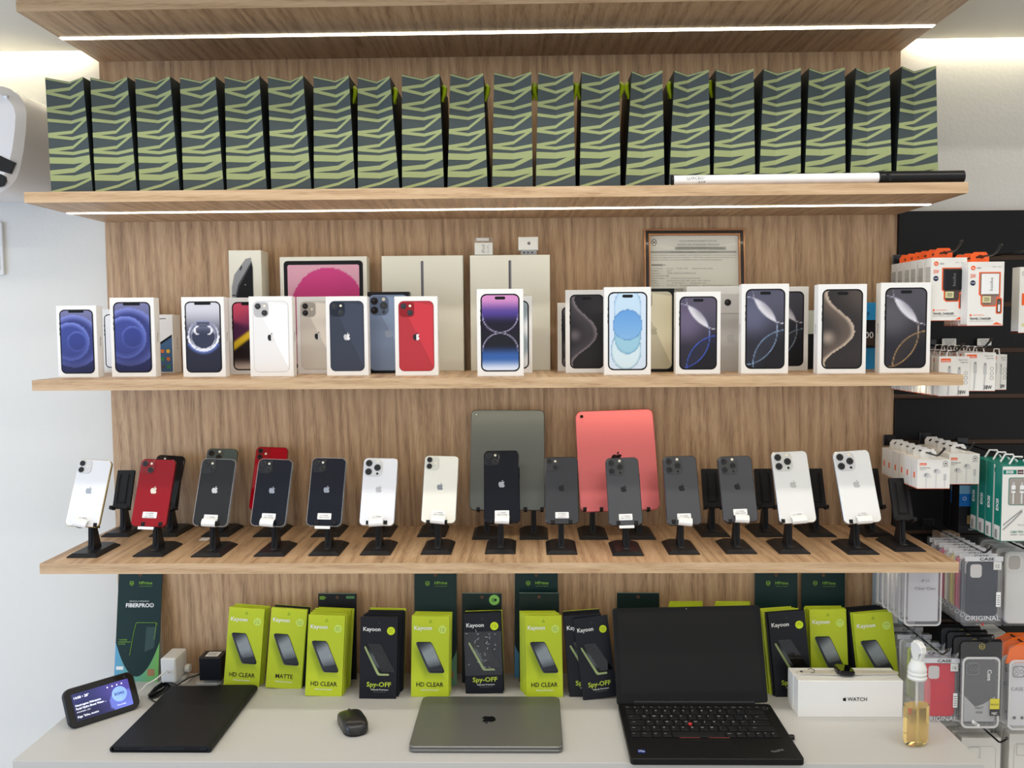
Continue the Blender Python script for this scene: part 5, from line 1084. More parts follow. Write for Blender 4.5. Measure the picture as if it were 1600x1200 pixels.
# ================================================================ GOODS HANGING ON THE SLATWALL
m_rod = mat('rod_black', (16, 16, 17), .3, coat=.3)
def hook(x, z, y1, label):
    r = root('display_hook', label, 'hook', (x, -.010, z)); L_ = y1+.010
    mb = MB(); mb.box(-.014, .014, -.004, 0, -.012, .014, m_rod, .0015); mb.build('mounting_plate', r)
    mb = MB(); mb.tube([(0, -.002, 0), (0, L_+.012, 0), (.001, L_+.004, .003), (.006, L_-.008, .016)], .0021, m_rod, 8); mb.lathe([(.001, .014), (.0036, .0175), (.001, .021)], m_rod, 10, cx=.006, cy=L_-.008); mb.build('rod', r, smooth=True)
    return r
def geom(bl, br, yt, yb, Y):
    P0, P1 = at(bl, yb, Y), at(br, yb, Y); h = at((bl+br)/2, yt, Y).z-P0.z; return (P0.x+P1.x)/2, P0.z, P1.x-P0.x, h
def row(make, x, y, z, n, step, dx=0, dz=0, labels=None, group=None, rz=0):
    r0 = make(); out = []
    for k in range(n):
        r = r0 if k == 0 else copy_tree(r0)
        r.location = (x+dx*k+(random.uniform(-.001, .001) if k else 0), y+step*k, z+dz*k); r.rotation_euler = (0, 0, rz)
        r['label'] = labels[0] if k == 0 else labels[1]
        if group: r['group'] = group
        out.append(r)
    return out
m_cardw = mat('box_white', (228, 226, 220), .4); m_cardg = mat('box_side_white', (206, 204, 198), .45)
def hangtab(mb, w, z, m, hole=True, hh=.020, th=.0012, y=0):
    o = [(-w/2, z-.002), (w/2, z-.002), (w/2, z+hh*.6), (w/2-hh*.3, z+hh), (-w/2+hh*.3, z+hh), (-w/2, z+hh*.6)]
    if hole:
        i = [(-w*.22, z+hh*.40), (w*.22, z+hh*.40), (w*.22, z+hh*.55), (w*.12, z+hh*.72), (-w*.12, z+hh*.72), (-w*.22, z+hh*.55)]
        n = 6; mb.ring(o, i, y, m); mb.ring(o, i, y+th, m)
        for q in (o, i): mb.add([(a, y, b) for a, b in q]+[(a, y+th, b) for a, b in q], [(k, (k+1) % n, n+(k+1) % n, n+k) for k in range(n)], m)
    else: mb.slab(o, y, y+th, m)
# travel chargers
def charger_pack(w, h, dark):
    def f():
        r = root('charger_pack', '', 'charger pack')
        mb = MB(); mb.box(-w/2, w/2, 0, .030, 0, h, m_cardw, .0006); mb.box(-w/2, w/2, .0004, .0296, -.0004, .003, m_orange)
        mb.build('carton', r)
        mb = MB(); hangtab(mb, w*.52, h, m_orange, y=.028, hh=.022); mb.build('hang_tab', r, fix=False, label='orange hanging tab')
        mb = MB(); y = -.0004
        cx = w*.10
        mb.slab([(cx-w*.30, h*.84), (cx+w*.30, h*.84), (cx+w*.30, h*.44), (cx+w*.22, h*.44), (cx+w*.22, h*.34), (cx+w*.16, h*.30), (cx-w*.18, h*.30), (cx-w*.24, h*.34), (cx-w*.24, h*.46), (cx-w*.30, h*.49)], y, 0, m_orange)
        mb.slab([(cx-w*.27, h*.825), (cx+w*.27, h*.825), (cx+w*.27, h*.455), (cx+w*.19, h*.45), (cx+w*.19, h*.345), (cx+w*.14, h*.315), (cx-w*.16, h*.315), (cx-w*.21, h*.35), (cx-w*.21, h*.47), (cx-w*.27, h*.50)], y-.0002, 0, mat('window_dark', (84, 70, 66), .3) if dark else mat('window_light', (150, 120, 108), .3))
        mb.slab(rrect(w*.17, h*.25, w*.04, 4, w*.37, h*.31), y, 0, m_orange); mb.slab(rrect(w*.11, h*.22, w*.03, 4, w*.37, h*.31), y-.0002, 0, MATS.get('window_dark') or m_dark)
        mb.box(w*.345, w*.395, y-.0008, y, h*.22, h*.33, m_black if dark else m_white); mb.box(w*.345, w*.395, y-.0007, y, h*.34, h*.38, mat('steel_pin', (130, 126, 120), .25, metal=.9))
        mb.decal(circ(-w*.37, h*.905, w*.065, 16), y, m_orange); mb.text('ba', -w*.37, h*.892, .0035, m_wink, y=y-.0003, bold=.02); mb.text('sike', -w*.27, h*.893, .0042, m_greyink, y=y-.0003, align='l')
        mb.text('35W', -w*.37, h*.75, .0078, m_orange, y=y-.0003, width=w*.15, bold=.01); mb.decal(circ(-w*.37, h*.67, w*.075, 16), y, mat('badge_navy', (24, 34, 70), .4)); mb.text('GaN', -w*.37, h*.662, .0028, m_wink, y=y-.0003)
        mb.text('TRAVEL CHARGER', -w*.44, h*.095, .0042, m_ink, y=y-.0003, align='l', bold=.015, width=w*.60); mb.text('QUALITY POWER SUPPLY ADAPTER FOR YOU', -w*.44, h*.065, .0018, m_greyink, y=y-.0003, align='l', width=w*.66)
        mb.decal(circ(-w*.41, h*.165, w*.03, 12), y, m_orange); mb.text('QUICK CHARGE 3.0', -w*.34, h*.158, .0026, m_orange, y=y-.0003, align='l', width=w*.30); mb.text('USB-C / Type-C', w*.16, h*.915, .0018, m_greyink, y=y-.0003, align='l', width=w*.28)
        mb.decal([(w*.20, .002), (w*.49, .002), (w*.31, h*.055)], y, m_orange); mb.build('front_print', r, fix=False)
        mb = MB(); mb.box(cx-w*.24, cx+w*.24, -.004, -.0005, h*.49, h*.81, mat('charger_black', (24, 24, 26), .35) if dark else mat('charger_white', (232, 232, 230), .3), .001)
        mb.box(cx-w*.20, cx+w*.02, -.0035, -.0005, h*.36, h*.46, mat('sticker_cream', (214, 208, 160), .5))
        for k in range(3): mb.decal(rect(cx-w*.17, cx-w*.02+w*.01*(k % 2), h*(.385+.022*k), h*(.393+.022*k)), -.0037, m_ink)
        mb.T = Matrix.Translation((cx+w*.02, -.0043, h*.65)) @ Matrix.Rotation(math.radians(-90), 4, 'Y'); mb.text('basike', 0, -.003, .0062, m_greyink, y=0, width=w*.36); mb.build('charger', r, fix=False, label='%s charger seen through the window' % ('black' if dark else 'white'))
        if dark:
            mb = MB(); mb.box(-w/2-.0003, -w/2, .004, .026, h*.60, h*.86, mat('side_text_grey', (176, 174, 168), .5)); mb.box(-w/2-.0004, -w/2, .006, .024, h*.70, h*.705, m_greyink); mb.build('side_print', r)
        return r
    return f
x, z, w, h = geom(1453.5, 1509, 402.5, 501, -.27); row(charger_pack(w, h, True), x, -.27, z, 6, .036, 0, 0, ('white and orange travel charger pack with a black charger, front of its hook', 'white and orange travel charger pack behind the black charger pack'), 'travel charger packs on the left hook')
hook(x+.000, z+h+.012, -.300, 'black hook carrying the packs with black chargers'); XA = x
x, z, w, h = geom(1511, 1567, 409, 509, -.30); row(charger_pack(w, h, False), x, -.30, z, 3, .036, 0, 0, ('white and orange travel charger pack with a white charger, front of its hook', 'white and orange travel charger pack behind the white charger pack'), 'travel charger packs on the right hook')
hook(x, z+h+.012, -.335, 'black hook carrying the packs with white chargers')
P = at(1597, 389, -.30); hook(P.x+.02, at(1597, 396, -.2).z, -.28, 'black hook running out of the frame at upper right')
x, z, w, h = geom(1591, 1640, 417, 520, -.25)
def slim():
    r = root('cable_pack', '', 'cable pack'); mb = MB(); mb.box(-w/2, w/2, 0, .03, 0, h, m_cardw, .0006); mb.box(-w/2, w/2, .0005, .0295, -.0004, .003, m_orange); mb.build('carton', r)
    mb = MB(); mb.decal(rect(-w*.42, -w*.34, h*.42, h*.60), -.0004, m_orange); mb.ring(circ(-w*.35, h*.90, .005, 14), circ(-w*.35, h*.90, .0042, 14), -.0004, m_greyink); mb.decal(circ(-w*.35, h*.12, .004, 12), -.0004, MATS['sticker_cream']); mb.build('front_print', r, fix=False)
    return r
row(slim, x, -.25, z, 1, .03, labels=('white pack with an orange block cut off by the right edge of the picture', ''))
# price tags clipped on the wall
for a, b in ((1472, 1494), (1527, 1549)):
    x, z, w, h = geom(a, b, 529, 540, -.020); r = root('price_tag', 'small printed price tag on the slatwall above the %s cable packs' % ('left' if a == 1472 else 'right'), 'price tag', (x, -.020, z))
    mb = MB(); mb.slab(rrect(w, h, .002, 3, 0, h/2), 0, .001, mat('tag_white', (214, 214, 210), .4)); mb.build('tag_card', r)
    mb = MB(); mb.text('CABO DE DADOS 38W', 0, h*.68, .0026, m_ink, y=-.0003, width=w*.8); mb.text('USB-C LIGHTNING', 0, h*.42, .0024, m_ink, y=-.0003, width=w*.6); mb.text('R$ 79,90', 0, h*.14, .0026, m_ink, y=-.0003, width=w*.4); mb.build('tag_text', r, fix=False)
    mb = MB(); mb.box(-w*.6, w*.6, .001, .0105, -.006, -.001, m_black, .0005); mb.build('tag_holder', r)
# cable boxes
def cable_pack(w, h, two, d=.022):
    def f():
        r = root('cable_pack', '', 'cable pack')
        mb = MB(); mb.box(-w/2, w/2, 0, d, 0, h, m_cardw, .0006); mb.box(-w/2, w/2, .0005, d-.0005, -.0004, .0015, m_orange); mb.build('carton', r)
        mb = MB(); mb.tube([(-w*.18, d/2, h), (-w*.14, d/2, h+.012), (w*.14, d/2, h+.012), (w*.18, d/2, h)], .0014, m_white, 6); mb.build('hang_loop', r, smooth=True, label='white plastic hanging loop')
        mb = MB(); y = -.0004; mb.decal(rect(-w*.44, -w*.12, h*.86, h*.95), y, m_orange); mb.text('basike', -w*.28, h*.875, .0036, m_wink, y=y-.0003, width=w*.26)
        mg_ = mat('print_light_grey', (186, 186, 186), .5); mg2 = mat('print_mid_grey', (150, 150, 150), .5)
        for sx, dz_ in ((-.16, 0), (.16, -.03)):
            mb.slab(rrect(w*.10, h*.24, .001, 2, sx*w, h*(.58+dz_)), y-.0002, y, mg_); mb.decal(rect(sx*w-w*.035, sx*w+w*.035, h*(.70+dz_), h*(.76+dz_)), y-.0003, mg2); mb.decal([(sx*w-w*.02, h*(.46+dz_)), (sx*w+w*.02, h*(.46+dz_)), (sx*w-w*.01, .002), (sx*w-w*.05, .002)], y-.0002, mg_)
        mb.text('Type-C Fast', w*.12, h*.90, .0026, m_greyink, y=y-.0003, align='l', width=w*.30); mb.text('Lightning', w*.20, h*.84, .0026, m_greyink, y=y-.0003, align='l', width=w*.22)
        for k in range(3): mb.ring(circ(w*.38, h*(.58-.12*k), .0038, 12), circ(w*.38, h*(.58-.12*k), .0031, 12), y, m_greyink)
        mb.text('38W', w*.26, h*.05, .0080, m_ink, y=y-.0003, width=w*.26, bold=.01); mb.build('front_print', r, fix=False)
        return r
    return f
x, z, w, h = geom(1466, 1514, 557, 619, -.245); row(cable_pack(w, h, 1), x, -.245, z, 8, .029, -.0015, .000, ('white cable pack partly hidden by the end of the phone box shelf', 'white cable pack in the row behind the end of the phone box shelf'), 'cable packs on the left hook')
hook(x, z+h+.0105, -.26, 'black hook carrying the left row of cable packs')
x, z, w, h = geom(1506, 1552, 551, 611, -.245); row(cable_pack(w, h, 1), x+.002, -.245, z, 7, .030, 0, 0, ('white cable pack marked 38W at the front of the right row', 'white cable pack behind the one marked 38W'), 'cable packs on the right hook', rz=-.12)
hook(x, z+h+.0105, -.27, 'black hook carrying the right row of cable packs')
x, z, w, h = geom(1546, 1572, 554, 609, -.20); row(cable_pack(w, h, 1), x, -.20, z, 1, .03, 0, 0, ('greyish cable pack peeking out right of the 38W pack', ''), rz=-.05)
# earphone boxes
def ear_pack(w, h):
    def f():
        r = root('earphone_pack', '', 'earphone pack'); d = .030
        mb = MB(); mb.box(-w/2, w/2, 0, d, 0, h, m_cardw, .0006); mb.box(-w/2, w/2, .0005, d-.0005, -.0006, .0018, m_orange); mb.decal(rect(0, 0, 0, 0), 0, m_cardw) if 0 else None; mb.build('carton', r)
        mb = MB(); mb.box(-w/2-.0004, -w/2, d*.42, d*.62, h*.34, h*.54, m_orange); mb.build('side_mark', r)
        mb = MB(); hangtab(mb, w*.50, h, m_cardw, y=d-.002, hh=.018); mb.build('hang_tab', r, fix=False)
        mb = MB(); y = -.0004; mb.decal(rect(-w*.44, -w*.23, h*.80, h*.88), y, m_orange); mb.text('basike', -w*.335, h*.815, .0028, m_wink, y=y-.0003, width=w*.17)
        mb.text('Wired Earphones', -w*.44, h*.70, .0028, m_ink, y=y-.0003, align='l', width=w*.32); mb.text('Type-C', -w*.44, h*.64, .0026, m_greyink, y=y-.0003, align='l', width=w*.18)
        mb.ring(circ(w*.35, h*.86, .0052, 16), circ(w*.35, h*.86, .0044, 16), y, m_ink); mb.text('HI-FI', w*.35, h*.74, .0022, m_greyink, y=y-.0003, width=w*.2); mb.decal([(w*.31, h*.84), (w*.39, h*.84), (w*.37, h*.88), (w*.34, h*.88)], y, m_ink)
        mg_, mg2 = mat('print_light_grey', (186, 186, 186), .5), mat('print_pale', (206, 206, 206), .5)
        for sx, sz in ((-.22, .46), (.08, .60)):
            mb.decal(circ(sx*w, sz*h, .0052, 14, 1.3), y, mg_); mb.decal(circ(sx*w+w*.08, sz*h-.002, .0036, 12), y-.0002, mg2); mb.decal(rect(sx*w-w*.04, sx*w-w*.02, h*(sz-.02), h*(sz+.05)), y-.0003, m_ink); mb.decal([(sx*w-w*.02, sz*h), (sx*w+w*.01, sz*h), (sx*w-w*.0, .003), (sx*w-w*.03, .003)], y-.0001, mg2)
        mb.decal(rect(w*.30, w*.38, h*.28, h*.50), y, mg_); mb.decal(rect(w*.325, w*.355, .003, h*.28), y, mg2); mb.build('front_print', r, fix=False)
        return r
    return f
x, z, w, h = geom(1433, 1484, 718, 763.5, -.26); row(ear_pack(w, h), x, -.26, z, 6, .033, 0, 0, ('white earphone pack at the front of the left row, beside the empty stand', 'white earphone pack in the row behind the front left one'), 'earphone packs on the left hook')
hook(x+.004, z+h+.0085, -.275, 'black hook carrying the left row of earphone packs')
x, z, w, h = geom(1482, 1530, 709.5, 756.5, -.215); row(ear_pack(w, h), x, -.215, z, 5, .033, 0, 0, ('white earphone pack at the front of the right row', 'white earphone pack in the row behind the front right one'), 'earphone packs on the right hook')
hook(x+.004, z+h+.0085, -.225, 'black hook carrying the right row of earphone packs')
# green cable packs
m_teal = mat('teal_card', (22, 122, 106), .4)
def teal_pack(w, h):
    def f():
        r = root('cable_pack', '', 'cable pack'); d = .028
        mb = MB(); mb.box(-w/2, w/2, 0, d, 0, h, m_teal, .0006); mb.build('carton', r)
        mb = MB(); mb.T = Matrix.Translation((-w/2-.0004, d*.5, h*.47)) @ Matrix.Rotation(math.radians(-90), 4, 'Z') @ Matrix.Rotation(math.radians(-90), 4, 'Y'); mb.text('EXSI', 0, -.004, .0095, m_wink, y=0, bold=.03); mb.T = None
        mb.add([(-w/2-.0003, .002, .002), (-w/2-.0003, d-.002, .002), (-w/2-.0003, d-.002, h*.20), (-w/2-.0003, .002, h*.20)], [(0, 1, 2, 3)], m_cardw)
        for k in range(9): mb.add([(-w/2-.0005, d*.45, h*(.03+.013*k)), (-w/2-.0005, d*.80, h*(.03+.013*k)), (-w/2-.0005, d*.80, h*(.037+.013*k)), (-w/2-.0005, d*.45, h*(.037+.013*k))], [(0, 1, 2, 3)], m_ink)
        mb.build('side_print', r, fix=False)
        mb = MB(); mb.tube([(-w*.22, d/2, h), (-w*.10, d/2, h+.016), (w*.10, d/2, h+.016), (w*.22, d/2, h)], .0022, m_white, 8); mb.build('handle', r, smooth=True, label='white plastic carrying handle')
        mb = MB(); y = -.0004; mb.decal(rect(-w*.485, w*.485, .002, h*.985), y, m_cardw); mb.decal(rect(-w*.47, -w*.12, h*.885, h*.94), y-.0003, m_teal); mb.text('EXSI', -w*.30, h*.897, .0055, m_wink, y=y-.0005, bold=.03); mb.decal(rect(-w*.10, w*.06, h*.885, h*.94), y-.0003, mat('print_maroon', (76, 40, 44), .4)); mb.text('CABO', -w*.02, h*.90, .0035, m_wink, y=y-.0005)
        mb.slab(rrect(w*.70, h*.36, .004, 4, w*.03, h*.66), y-.0004, y, m_teal); mb.slab(rrect(w*.67, h*.345, .003, 4, w*.03, h*.66), y-.0006, y, mat('window_grey', (160, 152, 144), .3))
        for sx in (-.20, .02, .24): mb.box(sx*w-.004, sx*w+.004, -.0035, -.001, h*.64, h*.74, m_white, .0005); mb.box(sx*w-.0022, sx*w+.0022, -.0030, -.001, h*.74, h*.78, mat('print_light_grey', (186, 186, 186), .5)); mb.box(sx*w-.0015, sx*w+.0015, -.0028, -.001, h*.50, h*.64, mat('cord_light', (214, 212, 208), .5)); mb.text('EXSI', sx*w, h*.67, .0030, m_ink, y=-.0038, bold=.02)
        for k in range(2): mb.tube([(-w*.44, -.001, h*(.16+.06*k)), (-w*.20, -.001, h*(.27+.05*k)), (w*.05, -.001, h*(.40+.02*k))], .0008, m_greyink, 5)
        mb.text('60W', w*.16, h*.38, .0060, m_teal, y=y-.0003, align='l', bold=.02); mb.text('TCA-C3C', -w*.06, h*.21, .0034, m_greyink, y=y-.0003, align='l'); mb.text('CABO TIPO C - TIPO C', -w*.24, h*.115, .0048, m_teal, y=y-.0003, align='l', width=w*.66, bold=.02); mb.text('1000MM - 1.0M FT', -w*.24, h*.085, .0026, m_ink, y=y-.0003, align='l', width=w*.4)
        mb.build('front_print', r, fix=False)
        return r
    return f
x, z, w, h = geom(1562.5, 1622, 727, 846.5, -.27); row(teal_pack(w, h), x, -.27, z, 4, .034, 0, 0, ('teal and white cable pack at the front, by the right edge', 'teal cable pack in the row behind the front teal one'), 'teal cable packs')
hook(x, z+h+.0125, -.28, 'black hook carrying the teal cable packs')
x, z, w, h = geom(1497, 1540, 758, 833, -.13)
def bluebox():
    r = root('cable_pack', '', 'cable pack'); mb = MB(); mb.box(-w/2, w/2, 0, .035, 0, h, m_dark, .0006); mb.build('carton', r)
    mb = MB(); mb.decal(rect(-w*.49, w*.49, h*.56, h*.82), -.0004, mat('print_blue', (30, 110, 190), .4)); mb.decal(rect(-w*.49, w*.49, h*.82, h*.995), -.0004, mat('print_sky', (120, 170, 200), .4))
    for k in range(2): mb.ring(circ(-w*.30+w*.30*k, h*.72, .0042, 12), circ(-w*.30+w*.30*k, h*.72, .0033, 12), -.0006, m_wink); 
    mb.decal(rrect(.014, .020, .002, 3, -w*.08, h*.28), -.0006, mat('print_khaki', (150, 130, 80), .4)); mb.text('USB-C', 0, h*.06, .004, m_wink, y=-.0006); mb.build('front_print', r, fix=False); return r
row(bluebox, x, -.13, z, 2, .04, 0, 0, ('black and blue pack hanging behind the teal packs', 'black and blue pack farther back behind the teal packs'))
# phone cases in clear sleeves
def case_pack(w, h, col, num, d=.013, title='CASE'):
    def f():
        r = root('phone_case_pack', '', 'phone case pack')
        mc = mat('silicone_%d_%d_%d' % col, col, .5); mwn = mat('case_cutout_grey', (196, 192, 190), .5)
        mb = MB(); mb.slab(rrect(w*.80, h*.78, .010, 5, 0, h*.53), .002, d-.002, mc, .0015)
        mb.decal(rrect(w*.30, h*.19, .006, 5, -w*.19, h*.79), .0016, mwn); mb.ring(circ(0, h*.50, w*.33, 32), circ(0, h*.50, w*.318, 32), .0016, mat('silicone_line_%d' % col[0], tuple(max(0, c-22) for c in col), .5)); mb.build('silicone_case', r)
        mb = MB(); mb.slab(rrect(w, h, .002, 2, 0, h/2), 0, d, m_clear, .0006); mb.build('clear_sleeve', r)
        mb = MB(); y = -.0005; mb.decal(rect(-w*.5, w*.5, h*.93, h), y, mat('sleeve_band', (206, 206, 210), .4)); mb.text(title, .006, h*.945, .0058, m_ink, y=y-.0003, bold=.02, width=w*.38)
        mb.decal(rect(w*.25, w*.46, h*.81, h*.925), y-.0001, mat('tag_white', (214, 214, 210), .4)); mb.text(num, w*.355, h*.84, .0070, m_greyink, y=y-.0004)
        mb.text('ORIGINAL', 0, h*.085, .0100, mat('print_silver_ink', (220, 220, 224), .3), y=y-.0003, width=w*.92); mb.decal(rect(w*.34, w*.46, h*.28, h*.49), y-.0002, m_wink)
        for k in range(5): mb.decal(rect(w*.36, w*.44, h*(.31+.032*k), h*(.318+.032*k)), y-.0004, m_ink)
        mb.decal(circ(.0, h*.03, .0032, 10), y-.0002, mat('dot_red', (170, 60, 60), .5)); mb.build('sleeve_print', r, fix=False)
        mb = MB(); mb.slab(rrect(w*.30, .014, .005, 4, 0, h+.006), d*.4, d*.5, m_clear); mb.build('hang_tab', r)
        return r
    return f
x, z, w, h = geom(1505, 1564.5, 869.5, 978.5, -.28)
NAVY, CRED = (38, 44, 58), (196, 28, 52)
row(case_pack(w, h, NAVY, '12'), x, -.28, z, 1, .02, labels=('navy phone case in a clear sleeve marked 12 with the word ORIGINAL', ''))
cols = [(70, 72, 80), (196, 60, 96), (214, 200, 120), (210, 206, 202), (224, 70, 130), (80, 60, 80), (206, 210, 214)]
names = ['grey', 'rose', 'pale yellow', 'off-white', 'pink', 'plum', 'pale grey']
for k, c in enumerate(cols):
    rr = row(case_pack(w, h*1.0, c, '12'), x, -.28+.024*(k+1), z, 1, .02, labels=('%s phone case in a clear sleeve hanging behind the navy one' % names[k], ''))
hook(x, z+h+.008, -.29, 'black hook carrying the row of phone cases led by the navy one')
x2, z2, w2, h2 = geom(1412, 1470, 880, 978, -.25)
def clear_case():
    r = root('phone_case_pack', '', 'phone case pack'); mg = mat('tpu_clear', (214, 214, 218), .15, alpha=.18, coat=.25)
    mb = MB(); mb.slab(rrect(w2, h2, .010, 6, 0, h2/2), 0, .010, mg, .002); o, i = rrect(w2, h2, .010, 6, 0, h2/2), rrect(w2-.007, h2-.007, .008, 6, 0, h2/2); mb.ring(o, i, -.0008, mat('tpu_edge', (228, 226, 224), .2, alpha=.8)); mb.build('clear_case', r, smooth=True)
    mb = MB(); mb.slab(rrect(w2*.80, h2*.90, .002, 2, .002, h2*.52), .003, .004, mat('insert_paper', (222, 220, 222), .5)); mb.text('iP 11', .004, h2*.70, .0062, m_greyink, y=-.0012, width=w2*.20); mb.text('Clear Case', .004, h2*.58, .0062, m_greyink, y=-.0012, width=w2*.55); mb.build('paper_insert', r, fix=False)
    return r
row(clear_case, x2, -.25, z2, 6, .030, 0, 0, ('see-through phone case reading Clear Case under the end of the phone shelf', 'see-through phone case in the row behind the Clear Case one'), 'see-through phone cases', rz=-.0)
hook(x2, z2+h2+.004, -.26, 'black hook carrying the see-through phone cases')
x3, z3, w3, h3 = geom(1569, 1626, 862, 975, -.235)
def white_case():
    r = root('phone_case_pack', '', 'phone case pack'); mc = mat('silicone_white', (214, 213, 211), .45)
    mb = MB(); mb.slab(rrect(w3, h3, .012, 6, 0, h3/2), 0, .009, mc, .002); mb.ring(rrect(w3*.38, h3*.22, .009, 6, -w3*.27, h3*.85), rrect(w3*.33, h3*.19, .008, 6, -w3*.27, h3*.85), -.0006, m_cardw); mb.decal(rrect(w3*.33, h3*.19, .008, 6, -w3*.27, h3*.85), -.0004, mat('cut_grey', (176, 170, 164), .5)); mb.build('silicone_case', r, smooth=True)
    mb = MB(); mb.box(-w3/2-.001, w3/2+.001, -.001, .012, -.004, h3+.004, m_clear, .001); mb.build('clear_sleeve', r); return r
row(white_case, x3, -.235, z3, 4, .035, 0, 0, ('white phone case cut off by the right edge, beside the navy case', 'white phone case behind the one at the right edge'), 'white phone cases at the right edge')
hook(x3, z3+h3+.006, -.25, 'black hook carrying the white phone cases')
x4, z4, w4, h4 = geom(1440, 1497, 1028.5, 1135, -.27)
row(case_pack(w4, h4, CRED, '16'), x4, -.27, z4, 1, .02, labels=('red phone case in a clear sleeve marked 16, behind the spray bottle', ''))
for k, (c, nm) in enumerate((((200, 204, 208), 'pale'), ((190, 200, 110), 'lime'), ((210, 208, 204), 'white'), ((90, 92, 100), 'dark grey'), ((206, 206, 206), 'light grey'))):
    row(case_pack(w4, h4, c, '16'), x4, -.27+.045*(k+1), z4+.002*k, 1, .02, labels=('%s phone case in a clear sleeve hanging behind the red one' % nm, ''))
hook(x4, z4+h4+.008, -.28, 'black hook carrying the row of phone cases led by the red one')
x5, z5, w5, h5 = geom(1497, 1564, 1000, 1140, -.285)
def rugged(w, h, head, mark):
    def f():
        r = root('phone_case_pack', '', 'phone case pack'); hc = h*.83
        mb = MB(); mb.slab(rrect(w*.86, hc*.94, .011, 6, 0, hc*.50), 0, .010, mat('tpu_clear', (214, 214, 218), .15, alpha=.18, coat=.25), .002); o, i = rrect(w*.88, hc*.96, .012, 6, 0, hc*.50), rrect(w*.79, hc*.90, .009, 6, 0, hc*.50); mb.ring(o, i, -.0008, mat('tpu_edge', (228, 226, 224), .2, alpha=.8))
        s = w*.30; mb.ring(rrect(s, s, s*.25, 5, -w*.20, hc*.82), rrect(s*.86, s*.86, s*.22, 5, -w*.20, hc*.82), -.0012, m_greyink)
        for a, b in ((-.2, .2), (-.2, -.2), (.22, 0)): mb.ring(circ(-w*.20+a*s, hc*.82+b*s, s*.17, 14), circ(-w*.20+a*s, hc*.82+b*s, s*.13, 14), -.0012, m_greyink)
        mb.build('clear_case', r, smooth=True)
        mb = MB(); mb.slab(rrect(w*.74, hc*.86, .006, 4, 0, hc*.5), .004, .005, mat('insert_dark', (36, 36, 40), .4) if mark else mat('insert_paper', (222, 220, 222), .5))
        if mark:
            mb.decal([(-w*.36, hc*.10), (w*.36, hc*.10), (w*.36, hc*.44), (w*.10, hc*.34), (-w*.10, hc*.30), (-w*.36, hc*.45)], .0034, mat('insert_silver', (176, 176, 178), .3)); mb.text('HEAT', w*.0, hc*.27, .0050, m_ink, y=.0030, bold=.02); mb.text('SINK', w*.0, hc*.21, .0050, m_ink, y=.0030, bold=.02)
            mb.T = Matrix.Translation((w*.17, .0030, hc*.80)) @ Matrix.Rotation(math.radians(90), 4, 'Y'); mb.text('Case', 0, 0, .0085, m_wink, y=0, align='l', bold=.02); mb.T = None
            mb.decal(rect(w*.22, w*.44, hc*.28, hc*.42), -.0012, mat('sticker_yellow2', (222, 208, 40), .4)); mb.decal(rect(w*.22, w*.44, hc*.19, hc*.28), -.0012, m_ink); mb.text('NOVO', w*.33, hc*.33, .0040, m_ink, y=-.0015); mb.text('HJC', w*.33, hc*.21, .0050, m_wink, y=-.0015, bold=.02)
            mb.decal([(-w*.20, hc*.10), (-w*.02, hc*.03), (.0, hc*.07), (-w*.18, hc*.14)], -.0014, m_wink); mb.text('R$', -w*.10, hc*.07, .004, m_ink, y=-.0016, rot=-.4)
        else:
            mb.text('CASE', -w*.20, hc*.55, .0080, m_greyink, y=.0030); mb.text('for iPhone', w*.10, hc*.55, .0030, m_greyink, y=.0030)
            for k in range(3): mb.decal(rrect(.006, .006, .001, 2, -w*.25+.016*k, hc*.18), .0030, m_ink)
        mb.build('paper_insert', r, fix=False)
        mb = MB(); mb.slab([(-w*.5, hc*.94), (w*.5, hc*.94), (w*.5, h*.97), (w*.46, h), (-w*.42, h*.985), (-w*.5, h*.93)] if mark else [(-w*.5, hc*.92), (w*.5, hc*.92), (w*.5, h), (-w*.1, h), (-w*.40, h*.93)], .0045, .0060, head)
        if mark: mb.ring([(.003+.0068*math.cos(math.radians(60*k+30)), h*.94+.0068*math.sin(math.radians(60*k+30))-.004) for k in range(6)], [(.003+.0056*math.cos(math.radians(60*k+30)), h*.94+.0056*math.sin(math.radians(60*k+30))-.004) for k in range(6)], .0042, mat('print_gold', (200, 180, 60), .35)); mb.text('HJC', .003, h*.94-.006, .0042, mat('print_gold', (200, 180, 60), .35), y=.0040)
        mb.build('header_card', r, fix=False)
        mb = MB(); mb.slab(rrect(w, h*.985, .008, 4, 0, h*.49), -.003, -.0025, mat('bag_film', (220, 222, 226), .08, alpha=.04, coat=.1)); mb.build('bag_film', r)
        return r
    return f
row(rugged(w5, h5, mat('header_black', (10, 10, 11), .4), True), x5, -.285, z5, 4, .030, 0, 0, ('rugged clear phone case bag with a black header card', 'bagged clear phone case behind the one with the black header'), 'bagged clear phone cases')
hook(x5+.004, z5+h5-.004, -.30, 'black hook carrying the bagged clear phone cases')
x6, z6, w6, h6 = geom(1570, 1632, 1005, 1143, -.285)
row(rugged(w6, h6, mat('header_orange', (238, 110, 30), .4), False), x6, -.285, z6, 3, .03, 0, 0, ('bagged clear phone case with an orange header at the right edge', 'bagged clear phone case behind the one with the orange header'), 'orange header cases')
hook(x6, z6+h6-.004, -.30, 'black hook carrying the cases with orange headers')
